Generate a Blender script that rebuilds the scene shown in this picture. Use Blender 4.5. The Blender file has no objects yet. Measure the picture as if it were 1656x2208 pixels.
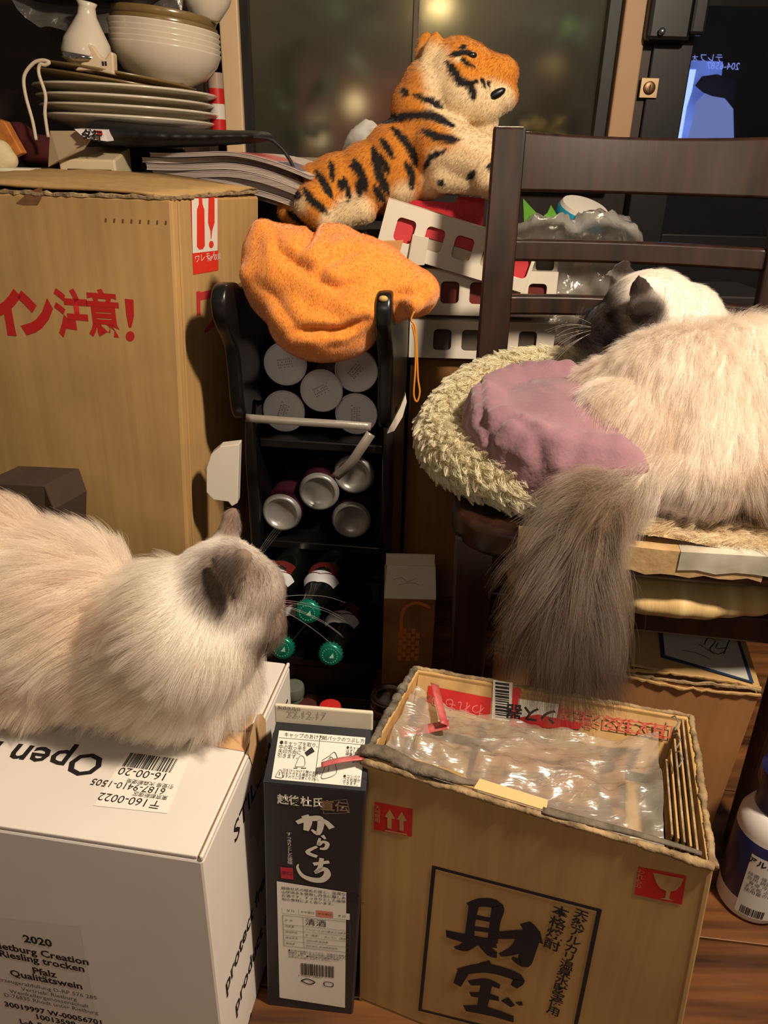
import bpy, bmesh, math, random
import numpy as np
from mathutils import Vector, Matrix, Euler, noise
from mathutils.kdtree import KDTree
random.seed(7)
RNG = np.random.default_rng(7)
scene = bpy.context.scene
COL = scene.collection
R_ = math.radians

# ------------------------------------------------------------------ camera
FPX, PITCH, ROLL, CAMZ = 1600.0, R_(25), R_(1.5), 0.80
_F = np.array([0, math.cos(PITCH), -math.sin(PITCH)])
_R0 = np.array([1.0, 0, 0]); _D0 = np.array([0, -math.sin(PITCH), -math.cos(PITCH)])
_R = math.cos(ROLL) * _R0 - math.sin(ROLL) * _D0
_D = math.sin(ROLL) * _R0 + math.cos(ROLL) * _D0
_C = np.array([0, 0, CAMZ])
cam_d = bpy.data.cameras.new('camera')
cam = bpy.data.objects.new('camera', cam_d); COL.objects.link(cam)
cam_d.sensor_fit = 'VERTICAL'; cam_d.sensor_height = 24.0
cam_d.lens = 24.0 * FPX / 2208.0
cam_d.clip_start = 0.02
cam.matrix_world = Matrix(((_R[0], -_D[0], -_F[0], 0), (_R[1], -_D[1], -_F[1], 0), (_R[2], -_D[2], -_F[2], CAMZ), (0, 0, 0, 1)))
scene.camera = cam

def ray(px, py): return _F + (px - 828) / FPX * _R + (py - 1104) / FPX * _D
def at(px, py, Y):                                    # point of the picture ray at depth Y
    d = ray(px, py); return Vector(_C + d * Y / d[1])
def atz(px, py, z):                                   # ... at height z
    d = ray(px, py); return Vector(_C + d * (z - CAMZ) / d[2])

# ------------------------------------------------------------------ world, lights, exposure
w = bpy.data.worlds.new('world'); scene.world = w; w.use_nodes = True
w.node_tree.nodes['Background'].inputs[0].default_value = (1.0, 0.82, 0.62, 1)
w.node_tree.nodes['Background'].inputs[1].default_value = 0.075
def area(name, loc, target, size, power, color):
    l = bpy.data.lights.new(name, 'AREA'); l.shape = 'DISK'; l.size = size; l.energy = power; l.color = color
    o = bpy.data.objects.new(name, l); COL.objects.link(o); o.location = loc
    o.rotation_euler = (Vector(target) - Vector(loc)).to_track_quat('-Z', 'Y').to_euler()
    return o
area('pendant_lamp_light', (0.60, 0.18, 1.55), (0.0, 0.75, 0.4), 0.13, 24.0, (1.0, 0.83, 0.63))
area('front_fill_light', (-0.25, -0.85, 1.35), (-0.05, 0.9, 0.5), 0.35, 2.2, (1.0, 0.83, 0.63))  # unseen fill added behind the camera to brighten cans and front faces
area('backdrop_fill_light', (0.3, 2.6, 2.2), (0.1, 3.0, 0.8), 0.6, 20.0, (1.0, 0.86, 0.66))  # unseen light added to brighten the backdrop beyond the window
scene.view_settings.view_transform = 'Standard'
scene.view_settings.look = 'None'
scene.view_settings.gamma = 1.0
scene.view_settings.use_curve_mapping = False
scene.view_settings.exposure = 0.35

# ------------------------------------------------------------------ materials
MATS = {}
def s2l(c):
    return tuple(((x / 255) / 12.92 if x / 255 <= 0.04045 else ((x / 255 + 0.055) / 1.055) ** 2.4) for x in c)
def mat(name, rgb=(128, 128, 128), rough=0.6, metal=0.0, var=0.0, scale=20.0, bump=0.0, bscale=80.0, spec=0.5, coat=0.0,
        trans=0.0, alpha=1.0, emit=0.0, ior=1.45, sheen=0.0, stretch=(1, 1, 1), rgb2=None, sss=0.0, detail=4.0):
    if name in MATS: return MATS[name]
    m = bpy.data.materials.new(name); m.use_nodes = True; nt = m.node_tree; N = nt.nodes; L = nt.links
    b = N['Principled BSDF']; c = s2l(rgb)
    b.inputs['Base Color'].default_value = (*c, 1); b.inputs['Roughness'].default_value = rough
    b.inputs['Metallic'].default_value = metal; b.inputs['Specular IOR Level'].default_value = spec
    b.inputs['Coat Weight'].default_value = coat; b.inputs['Coat Roughness'].default_value = 0.22; b.inputs['Transmission Weight'].default_value = trans
    b.inputs['Alpha'].default_value = alpha; b.inputs['IOR'].default_value = ior
    b.inputs['Sheen Weight'].default_value = sheen
    if sss: b.inputs['Subsurface Weight'].default_value = sss; b.inputs['Subsurface Scale'].default_value = 0.01
    if emit: b.inputs['Emission Color'].default_value = (*c, 1); b.inputs['Emission Strength'].default_value = emit
    if var or rgb2 or bump:
        tc = N.new('ShaderNodeTexCoord'); mp = N.new('ShaderNodeMapping'); L.new(tc.outputs['Object'], mp.inputs['Vector'])
        mp.inputs['Scale'].default_value = stretch
    if var or rgb2:
        nz = N.new('ShaderNodeTexNoise'); nz.inputs['Scale'].default_value = scale; nz.inputs['Detail'].default_value = detail
        L.new(mp.outputs[0], nz.inputs['Vector'])
        cr = N.new('ShaderNodeValToRGB'); L.new(nz.outputs['Fac'], cr.inputs[0])
        c2 = s2l(rgb2) if rgb2 else tuple(x * (1 - var) for x in c)
        c1 = c if rgb2 else tuple(min(1, x * (1 + var * 0.6)) for x in c)
        cr.color_ramp.elements[0].position = 0.32; cr.color_ramp.elements[1].position = 0.68
        cr.color_ramp.elements[0].color = (*c2, 1); cr.color_ramp.elements[1].color = (*c1, 1)
        L.new(cr.outputs[0], b.inputs['Base Color'])
        if emit: L.new(cr.outputs[0], b.inputs['Emission Color'])
    if bump:
        n2 = N.new('ShaderNodeTexNoise'); n2.inputs['Scale'].default_value = bscale; n2.inputs['Detail'].default_value = 5
        L.new(mp.outputs[0], n2.inputs['Vector'])
        bp = N.new('ShaderNodeBump'); bp.inputs['Strength'].default_value = bump; bp.inputs['Distance'].default_value = 0.004
        L.new(n2.outputs['Fac'], bp.inputs['Height']); L.new(bp.outputs[0], b.inputs['Normal'])
    MATS[name] = m
    return m
def attr_mat(name, rough=0.9, sheen=0.2):
    m = bpy.data.materials.new(name); m.use_nodes = True; nt = m.node_tree
    a = nt.nodes.new('ShaderNodeAttribute'); a.attribute_name = 'col'; b = nt.nodes['Principled BSDF']
    nt.links.new(a.outputs['Color'], b.inputs['Base Color']); b.inputs['Roughness'].default_value = rough
    b.inputs['Sheen Weight'].default_value = sheen; b.inputs['Specular IOR Level'].default_value = 0.15
    return m
def hair_mat(name, gloss=0.08, trans=0.35):
    m = bpy.data.materials.new(name); m.use_nodes = True; nt = m.node_tree; N = nt.nodes; L = nt.links
    N.remove(N['Principled BSDF']); a = N.new('ShaderNodeAttribute'); a.attribute_name = 'col'
    d = N.new('ShaderNodeBsdfDiffuse'); t = N.new('ShaderNodeBsdfTranslucent'); g = N.new('ShaderNodeBsdfGlossy')
    g.inputs['Roughness'].default_value = 0.45; g.inputs['Color'].default_value = (1, 1, 1, 1)
    L.new(a.outputs['Color'], d.inputs['Color']); L.new(a.outputs['Color'], t.inputs['Color'])
    m1 = N.new('ShaderNodeMixShader'); m1.inputs[0].default_value = trans; L.new(d.outputs[0], m1.inputs[1]); L.new(t.outputs[0], m1.inputs[2])
    m2 = N.new('ShaderNodeMixShader'); m2.inputs[0].default_value = gloss; L.new(m1.outputs[0], m2.inputs[1]); L.new(g.outputs[0], m2.inputs[2])
    L.new(m2.outputs[0], N['Material Output'].inputs['Surface'])
    return m
def film_mat(name, rgb=(235, 230, 220), opacity=0.2, gloss=0.25, rough=0.12, bump=0.6, bscale=60, stretch=(1, 1, 1)):
    m = bpy.data.materials.new(name); m.use_nodes = True; nt = m.node_tree; N = nt.nodes; L = nt.links
    N.remove(N['Principled BSDF'])
    tr = N.new('ShaderNodeBsdfTransparent'); d = N.new('ShaderNodeBsdfDiffuse'); g = N.new('ShaderNodeBsdfGlossy')
    d.inputs['Color'].default_value = (*s2l(rgb), 1); g.inputs['Roughness'].default_value = rough
    tl = N.new('ShaderNodeBsdfTranslucent'); tl.inputs['Color'].default_value = (*s2l(rgb), 1)
    md = N.new('ShaderNodeMixShader'); md.inputs[0].default_value = 0.4; L.new(d.outputs[0], md.inputs[1]); L.new(tl.outputs[0], md.inputs[2])
    tc = N.new('ShaderNodeTexCoord'); n2 = N.new('ShaderNodeTexNoise'); n2.inputs['Scale'].default_value = bscale; n2.inputs['Detail'].default_value = 3
    n2.inputs['Distortion'].default_value = 1.5
    mp = N.new('ShaderNodeMapping'); mp.inputs['Scale'].default_value = stretch; mp.inputs['Rotation'].default_value = (0, 0, 0.35)
    L.new(tc.outputs['Object'], mp.inputs[0]); L.new(mp.outputs[0], n2.inputs['Vector']); bp = N.new('ShaderNodeBump'); bp.inputs['Strength'].default_value = bump; bp.inputs['Distance'].default_value = 0.006
    L.new(n2.outputs['Fac'], bp.inputs['Height']); L.new(bp.outputs[0], g.inputs['Normal'])
    m1 = N.new('ShaderNodeMixShader'); m1.inputs[0].default_value = opacity; L.new(tr.outputs[0], m1.inputs[1]); L.new(md.outputs[0], m1.inputs[2])
    fr = N.new('ShaderNodeFresnel'); fr.inputs['IOR'].default_value = 1.5; L.new(bp.outputs[0], fr.inputs['Normal'])
    mm = N.new('ShaderNodeMath'); mm.operation = 'MULTIPLY_ADD'; mm.inputs[1].default_value = 1.0; mm.inputs[2].default_value = gloss * 0.5
    L.new(fr.outputs[0], mm.inputs[0])
    m2 = N.new('ShaderNodeMixShader'); L.new(mm.outputs[0], m2.inputs[0]); L.new(m1.outputs[0], m2.inputs[1]); L.new(g.outputs[0], m2.inputs[2])
    L.new(m2.outputs[0], N['Material Output'].inputs['Surface'])
    return m

def cardboard(name, rgb, rgb2=None, stretch=(1, 1, 1)):
    """kraft board: faint vertical flutes, fibre mottling, a few scuffs"""
    if name in MATS: return MATS[name]
    m = mat(name, rgb, 0.85, rgb2=rgb2 or tuple(int(x * 0.9) for x in rgb), scale=7, spec=0.2)
    nt = m.node_tree; N = nt.nodes; L = nt.links; b = N['Principled BSDF']
    tc = N.new('ShaderNodeTexCoord'); mp = N.new('ShaderNodeMapping'); mp.inputs['Scale'].default_value = (90, 90, 1.2)
    L.new(tc.outputs['Object'], mp.inputs[0]); nz = N.new('ShaderNodeTexNoise'); nz.inputs['Scale'].default_value = 1.0; nz.inputs['Detail'].default_value = 3
    L.new(mp.outputs[0], nz.inputs['Vector'])
    old = b.inputs['Base Color'].links[0].from_socket
    mx = N.new('ShaderNodeMixRGB'); mx.blend_type = 'MULTIPLY'; mx.inputs[0].default_value = 0.22
    cr = N.new('ShaderNodeValToRGB'); cr.color_ramp.elements[0].position = 0.35; cr.color_ramp.elements[1].position = 0.65
    cr.color_ramp.elements[0].color = (0.45, 0.4, 0.35, 1)
    L.new(nz.outputs['Fac'], cr.inputs[0]); L.new(old, mx.inputs[1]); L.new(cr.outputs[0], mx.inputs[2]); L.new(mx.outputs[0], b.inputs['Base Color'])
    bp = N.new('ShaderNodeBump'); bp.inputs['Strength'].default_value = 0.12; bp.inputs['Distance'].default_value = 0.001
    L.new(nz.outputs['Fac'], bp.inputs['Height']); L.new(bp.outputs[0], b.inputs['Normal'])
    return m
def wood(name, dark, light, rough=0.35, axis=(3, 60, 60), coat=0.2):
    return mat(name, light, rough, rgb2=dark, scale=1.0, stretch=axis, coat=coat, detail=6, bump=0.04, bscale=2.0)

KRAFT = cardboard('kraft_board', (196, 158, 104))
KRAFT2 = cardboard('kraft_board_pale', (192, 156, 104))
KRAFT3 = cardboard('kraft_board_brown', (170, 122, 76))
KEDGE = mat('torn_board_edge', (176, 150, 110), 0.95, rgb2=(104, 84, 62), scale=60, bump=0.5, bscale=200)
WHITEB = mat('white_board', (222, 214, 206), 0.7, var=0.06, scale=6, spec=0.25)
TAN = mat('bare_kraft_layer', (205, 164, 118), 0.85, var=0.12, scale=25)
INK = mat('black_ink', (26, 24, 24), 0.6)
NAVY = mat('navy_ink', (26, 28, 36), 0.6)
REDINK = mat('red_ink', (190, 36, 34), 0.6)
REDBRIGHT = mat('bright_red_print', (222, 52, 34), 0.5)
PAPER = mat('white_paper', (226, 220, 210), 0.7)
OFFWHITE = mat('off_white_print', (214, 204, 190), 0.7)
GREYINK = mat('grey_ink', (88, 84, 80), 0.7)
DARKWOOD = wood('dark_stained_wood', (26, 13, 8), (52, 28, 18), 0.36, (60, 60, 4), 0.1)
BLACKLAC = mat('black_lacquer', (16, 16, 17), 0.32, var=0.15, scale=30, coat=0.25, bump=0.05, bscale=60)
STEEL = mat('brushed_aluminium', (158, 156, 152), 0.33, metal=0.5, bump=0.03, bscale=120)
FILM = film_mat('clear_film', (240, 230, 214), opacity=0.36, gloss=0.16, rough=0.28, bump=0.5, bscale=22, stretch=(1.0, 4.5, 1.0))
MILKFILM = film_mat('milky_film', (226, 220, 208), opacity=0.16, gloss=0.2, rough=0.2, bscale=35)

# ------------------------------------------------------------------ object helpers
def tag(o, label, cat, group=None, kind=None):
    o['label'] = label; o['category'] = cat
    if group: o['group'] = group
    if kind: o['kind'] = kind
    return o
def empty(name, loc, label, cat, group=None, M=None):
    o = bpy.data.objects.new(name, None); COL.objects.link(o)
    o.matrix_basis = M if M is not None else Matrix.Translation(Vector(loc)); o.empty_display_size = 0.02
    return tag(o, label, cat, group)
def link(name, me, m=None, parent=None, local=False, smooth=False):
    o = bpy.data.objects.new(name, me); COL.objects.link(o)
    if m is not None: me.materials.clear(); me.materials.append(m)
    if smooth and hasattr(me, 'polygons') and len(me.polygons):
        me.polygons.foreach_set('use_smooth', np.ones(len(me.polygons), bool))
    if parent is not None:
        o.parent = parent
        if not local and parent.type == 'EMPTY': o.matrix_parent_inverse = parent.matrix_basis.inverted()
    return o
class MB:
    """collects simple shapes into one mesh"""
    def __init__(s): s.v = []; s.f = []
    def add(s, vs, fs):
        n = len(s.v); s.v += [tuple(v) for v in vs]; s.f += [tuple(i + n for i in f) for f in fs]; return s
    def hexa(s, p):         # 8 corners: bottom 4 ccw, top 4 ccw
        return s.add(p, [(3, 2, 1, 0), (4, 5, 6, 7), (0, 1, 5, 4), (1, 2, 6, 5), (2, 3, 7, 6), (3, 0, 4, 7)])
    def box(s, c, size, M=None):
        x, y, z = (k / 2 for k in size); c = Vector(c)
        p = [Vector(q) for q in ((-x, -y, -z), (x, -y, -z), (x, y, -z), (-x, y, -z), (-x, -y, z), (x, -y, z), (x, y, z), (-x, y, z))]
        if M is not None: p = [M @ q for q in p]
        return s.hexa([c + q for q in p])
    def quad(s, a, b, c, d): return s.add([a, b, c, d], [(0, 1, 2, 3)])
    def slab(s, pts, n):    # polygon extruded along vector n
        k = len(pts); pts = [Vector(p) for p in pts]; n = Vector(n)
        fs = [tuple(range(k - 1, -1, -1)), tuple(range(k, 2 * k))] + [(i, (i + 1) % k, (i + 1) % k + k, i + k) for i in range(k)]
        return s.add(pts + [p + n for p in pts], fs)
    def tube(s, path, rad, seg=8, caps=True, flat=1.0, up=None):
        path = [Vector(p) for p in path]; k = len(path); rad = [rad] * k if not hasattr(rad, '__len__') else rad
        vs = []; prev = None
        for i, p in enumerate(path):
            t = (path[min(i + 1, k - 1)] - path[max(i - 1, 0)]).normalized()
            if prev is None:
                a = Vector(up) if up is not None else (Vector((0, 0, 1)) if abs(t.z) < 0.9 else Vector((1, 0, 0)))
            else: a = prev
            a = (a - t * a.dot(t)).normalized(); b = t.cross(a); prev = a
            for j in range(seg):
                th = 2 * math.pi * j / seg
                vs.append(p + (a * math.cos(th) * flat + b * math.sin(th)) * rad[i])
        fs = [(i * seg + j, i * seg + (j + 1) % seg, (i + 1) * seg + (j + 1) % seg, (i + 1) * seg + j) for i in range(k - 1) for j in range(seg)]
        if caps: fs += [tuple(range(seg - 1, -1, -1)), tuple(range((k - 1) * seg, k * seg))]
        return s.add(vs, fs)
    def lathe(s, prof, seg=32, M=None, cap=True):
        vs = []
        for (r, z) in prof:
            for j in range(seg):
                th = 2 * math.pi * j / seg; q = Vector((r * math.cos(th), r * math.sin(th), z)); vs.append(M @ q if M is not None else q)
        k = len(prof)
        fs = [(i * seg + j, i * seg + (j + 1) % seg, (i + 1) * seg + (j + 1) % seg, (i + 1) * seg + j) for i in range(k - 1) for j in range(seg)]
        if cap and prof[0][0] > 1e-6: fs.append(tuple(range(seg - 1, -1, -1)))
        if cap and prof[-1][0] > 1e-6: fs.append(tuple(range((k - 1) * seg, k * seg)))
        return s.add(vs, fs)
    def ell(s, c, r, seg=20, M=None):
        c = Vector(c); vs = []; rings = seg // 2
        r = (r, r, r) if not hasattr(r, '__len__') else r
        for i in range(rings + 1):
            ph = math.pi * i / rings
            for j in range(seg):
                th = 2 * math.pi * j / seg
                q = Vector((r[0] * math.sin(ph) * math.cos(th), r[1] * math.sin(ph) * math.sin(th), r[2] * math.cos(ph)))
                vs.append(c + (M @ q if M is not None else q))
        fs = [(i * seg + j, (i + 1) * seg + j, (i + 1) * seg + (j + 1) % seg, i * seg + (j + 1) % seg) for i in range(rings) for j in range(seg)]
        return s.add(vs, fs)
    def caps(s, a, b, ra, rb, n=7):
        a = Vector(a); b = Vector(b)
        for i in range(n):
            t = i / (n - 1); s.ell(a.lerp(b, t), ra + (rb - ra) * t, 14)
        return s
    def mesh(s, name='mesh', weld=False):
        me = bpy.data.meshes.new(name); me.from_pydata(s.v, [], s.f); 
        if weld:
            bm = bmesh.new(); bm.from_mesh(me); bmesh.ops.remove_doubles(bm, verts=bm.verts, dist=1e-5); bm.to_mesh(me); bm.free()
        me.validate(); me.update(); return me
    def build(s, name, m, parent=None, smooth=False, bevel=0.0, local=False, weld=False, auto=None, segs=2):
        o = link(name, s.mesh(name, weld), m, parent, local, smooth or auto is not None)
        if bevel:
            b = o.modifiers.new('bevel', 'BEVEL'); b.width = bevel; b.segments = segs; b.limit_method = 'ANGLE'; b.angle_limit = R_(35)
        if auto is not None: o.data.set_sharp_from_angle(angle=R_(auto))
        return o
def bake(o):
    """replace an object's mesh by its evaluated mesh (modifiers applied)"""
    dg = bpy.context.evaluated_depsgraph_get(); dg.update()
    me = bpy.data.meshes.new_from_object(o.evaluated_get(dg)); old = o.data; o.modifiers.clear(); o.data = me
    if old.users == 0: bpy.data.meshes.remove(old)
    return o
def blob(name, mb, m, parent=None, voxel=0.005, smooth_it=8, smooth_f=0.5):
    """many overlapping rounded volumes grown into one continuous skin"""
    o = link(name, mb.mesh(name), m, parent)
    r = o.modifiers.new('r', 'REMESH'); r.mode = 'VOXEL'; r.voxel_size = voxel
    q = o.modifiers.new('s', 'SMOOTH'); q.iterations = smooth_it; q.factor = smooth_f
    bake(o); me = o.data
    if m is not None and not len(me.materials): me.materials.append(m)
    me.polygons.foreach_set('use_smooth', np.ones(len(me.polygons), bool))
    return o
def verts_np(me):
    a = np.empty(len(me.vertices) * 3, np.float32); me.vertices.foreach_get('co', a); return a.reshape(-1, 3).astype(float)
def norms_np(me):
    a = np.empty(len(me.vertices) * 3, np.float32); me.vertices.foreach_get('normal', a); return a.reshape(-1, 3).astype(float)
def set_verts(me, v): me.vertices.foreach_set('co', np.asarray(v, np.float32).ravel()); me.update()
def set_cols(me, c):
    a = me.attributes.new('col', 'FLOAT_COLOR', 'POINT')
    a.data.foreach_set('color', np.concatenate([c, np.ones((len(c), 1))], 1).astype(np.float32).ravel())
def fbm(p, scale, seed=0.0):
    out = np.empty(len(p))
    for i, q in enumerate(p): out[i] = noise.fractal(Vector((q[0] * scale + seed, q[1] * scale + seed * 1.7, q[2] * scale)), 0.6, 2.0, 3)
    return out
def poly_dist(P, line):
    """distance of 2D points P (n,2) to a polyline and the parameter 0..1 along it"""
    line = np.asarray(line, float); best = np.full(len(P), 1e9); par = np.zeros(len(P))
    seg = np.linalg.norm(np.diff(line, axis=0), axis=1); tot = seg.sum(); acc = 0
    for a, b, l in zip(line[:-1], line[1:], seg):
        t = np.clip(((P - a) @ (b - a)) / max(l * l, 1e-12), 0, 1); d = np.linalg.norm(P - (a + t[:, None] * (b - a)), axis=1)
        m = d < best; best[m] = d[m]; par[m] = (acc + t[m] * l) / tot; acc += l
    return best, par
def sstep(a, b, x): t = np.clip((x - a) / (b - a), 0, 1); return t * t * (3 - 2 * t)
def mixc(a, b, t): return a * (1 - t[:, None]) + b * t[:, None]

def fur(name, body, n, length, flow, colour, m, parent, lift=0.5, radius=0.00012, clump=0.5, nclump=1500, pts=6, grav=0.25, jit=0.25, seed=1, mask=None, curl=0.0, clref=0.001):
    """hair strands on a mesh: length(p)->m, flow(p,n)->direction, colour(p)->rgb"""
    rg = np.random.default_rng(seed); me = body.data; me.calc_loop_triangles()
    v = verts_np(me); vn = norms_np(me)
    tri = np.empty(len(me.loop_triangles) * 3, np.int32); me.loop_triangles.foreach_get('vertices', tri); tri = tri.reshape(-1, 3)
    ar = np.linalg.norm(np.cross(v[tri[:, 1]] - v[tri[:, 0]], v[tri[:, 2]] - v[tri[:, 0]]), axis=1)
    if mask is not None: ar = ar * mask(v[tri].mean(1))
    idx = rg.choice(len(tri), n, p=ar / ar.sum()); a = rg.random((n, 2)); fl = a.sum(1) > 1; a[fl] = 1 - a[fl]
    wts = np.stack([1 - a.sum(1), a[:, 0], a[:, 1]], 1)
    P = np.einsum('ij,ijk->ik', wts, v[tri[idx]]); Nn = np.einsum('ij,ijk->ik', wts, vn[tri[idx]])
    Nn /= np.linalg.norm(Nn, axis=1, keepdims=True) + 1e-9
    Fl = flow(P, Nn); Fl = Fl - (Fl * Nn).sum(1, keepdims=True) * Nn; Fl /= np.linalg.norm(Fl, axis=1, keepdims=True) + 1e-6
    Ln = length(P) * (0.65 + 0.5 * rg.random(n)); J = rg.normal(0, jit, (n, 3))
    pos = np.empty((n, pts, 3)); pos[:, 0] = P - Nn * 0.0008; cur = pos[:, 0].copy()
    lf = lift(P) if callable(lift) else np.full(n, lift)
    for k in range(1, pts):
        t = k / (pts - 1); d = Nn * (lf * (1.35 - t))[:, None] + Fl * (0.45 + 0.8 * t) + J * (0.35 + 0.5 * t) + np.array([0, 0, -grav * t])
        if curl: d = d + curl * np.stack([np.sin(t * 9 + J[:, 0] * 30), np.cos(t * 8 + J[:, 1] * 30), np.sin(t * 7 + J[:, 2] * 30)], 1)
        d /= np.linalg.norm(d, axis=1, keepdims=True); cur = cur + d * (Ln / (pts - 1))[:, None]; pos[:, k] = cur
    if clump > 0:
        ci = rg.choice(n, min(nclump, n), replace=False); kd = KDTree(len(ci))
        for i, q in enumerate(ci): kd.insert(P[q], i)
        kd.balance(); near = np.array([ci[kd.find(q)[1]] for q in P])
        cl = (clump * np.clip(Ln / clref, 0.1, 1.0))[:, None, None]; t = np.linspace(0, 1, pts)[None, :, None]; pos = pos * (1 - cl * t ** 1.5) + pos[near] * (cl * t ** 1.5)
    C = colour(P); C = np.clip(C * (1 + rg.normal(0, 0.10, (n, 1))), 0, 1)
    cu = bpy.data.hair_curves.new(name); cu.add_curves([pts] * n)
    cu.attributes['position'].data.foreach_set('vector', pos.astype(np.float32).ravel())
    ra = cu.attributes.get('radius') or cu.attributes.new('radius', 'FLOAT', 'POINT')
    rr = np.repeat((radius * np.linspace(1.0, 0.25, pts))[None, :], n, 0); ra.data.foreach_set('value', rr.astype(np.float32).ravel())
    ca = cu.attributes.new('col', 'FLOAT_COLOR', 'POINT'); cc = np.ones((n, pts, 4), np.float32); cc[:, :, :3] = C[:, None, :]
    ca.data.foreach_set('color', cc.ravel())
    cu.materials.append(m)
    o = bpy.data.objects.new(name, cu); COL.objects.link(o); o.parent = parent
    if parent.type == 'EMPTY': o.matrix_parent_inverse = parent.matrix_basis.inverted()
    return o
def strands(name, paths, m, parent, r0=0.00025, col=(0.8, 0.75, 0.68)):
    k = max(len(p) for p in paths); cu = bpy.data.hair_curves.new(name); cu.add_curves([len(p) for p in paths])
    pos = np.array([q for p in paths for q in p], np.float32); cu.attributes['position'].data.foreach_set('vector', pos.ravel())
    ra = cu.attributes.get('radius') or cu.attributes.new('radius', 'FLOAT', 'POINT')
    ra.data.foreach_set('value', np.concatenate([np.linspace(r0, r0 * 0.3, len(p)) for p in paths]).astype(np.float32))
    ca = cu.attributes.new('col', 'FLOAT_COLOR', 'POINT'); ca.data.foreach_set('color', np.tile(np.array([*col, 1], np.float32), len(pos)))
    cu.materials.append(m); o = bpy.data.objects.new(name, cu); COL.objects.link(o); o.parent = parent
    if parent.type == 'EMPTY': o.matrix_parent_inverse = parent.matrix_basis.inverted()
    return o
def curve2d(loops, depth, bevel=0.0, res=2, M=None):
    """2D outlines (first = outside, others = holes) -> extruded plate mesh, thickness depth centred on z=0"""
    cu = bpy.data.curves.new('c', 'CURVE'); cu.dimensions = '2D'; cu.fill_mode = 'BOTH'; cu.extrude = max(depth / 2 - bevel, 0.0); cu.bevel_depth = bevel; cu.bevel_resolution = res
    cu.offset = -bevel
    for lp in loops:
        s = cu.splines.new('POLY'); s.points.add(len(lp) - 1)
        for p, q in zip(s.points, lp): p.co = (q[0], q[1], 0, 1)
        s.use_cyclic_u = True
    o = bpy.data.objects.new('c', cu); COL.objects.link(o); dg = bpy.context.evaluated_depsgraph_get(); dg.update()
    me = bpy.data.meshes.new_from_object(o.evaluated_get(dg)); bpy.data.objects.remove(o); bpy.data.curves.remove(cu)
    if M is not None: me.transform(M)
    return me
def rrect(cx, cy, w_, h_, r, n=4):
    pts = []
    for (sx, sy, a0) in ((1, 1, 0), (-1, 1, 90), (-1, -1, 180), (1, -1, 270)):
        for k in range(n + 1):
            a = R_(a0 + 90 * k / n); pts.append((cx + sx * (w_ / 2 - r) + r * math.cos(a), cy + sy * (h_ / 2 - r) + r * math.sin(a)))
    return pts
def smooth_line(pts, n=6, closed=False):
    P = [Vector(p) for p in pts]; out = []; k = len(P)
    for i in range(k if closed else k - 1):
        g = (lambda j: P[j % k]) if closed else (lambda j: P[min(max(j, 0), k - 1)])
        a, b, c, d = g(i - 1), g(i), g(i + 1), g(i + 2)
        for j in range(n):
            t = j / n
            out.append(0.5 * ((2 * b) + (c - a) * t + (2 * a - 5 * b + 4 * c - d) * t * t + (3 * b - a - 3 * c + d) * t ** 3))
    if not closed: out.append(P[-1])
    return out

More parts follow.
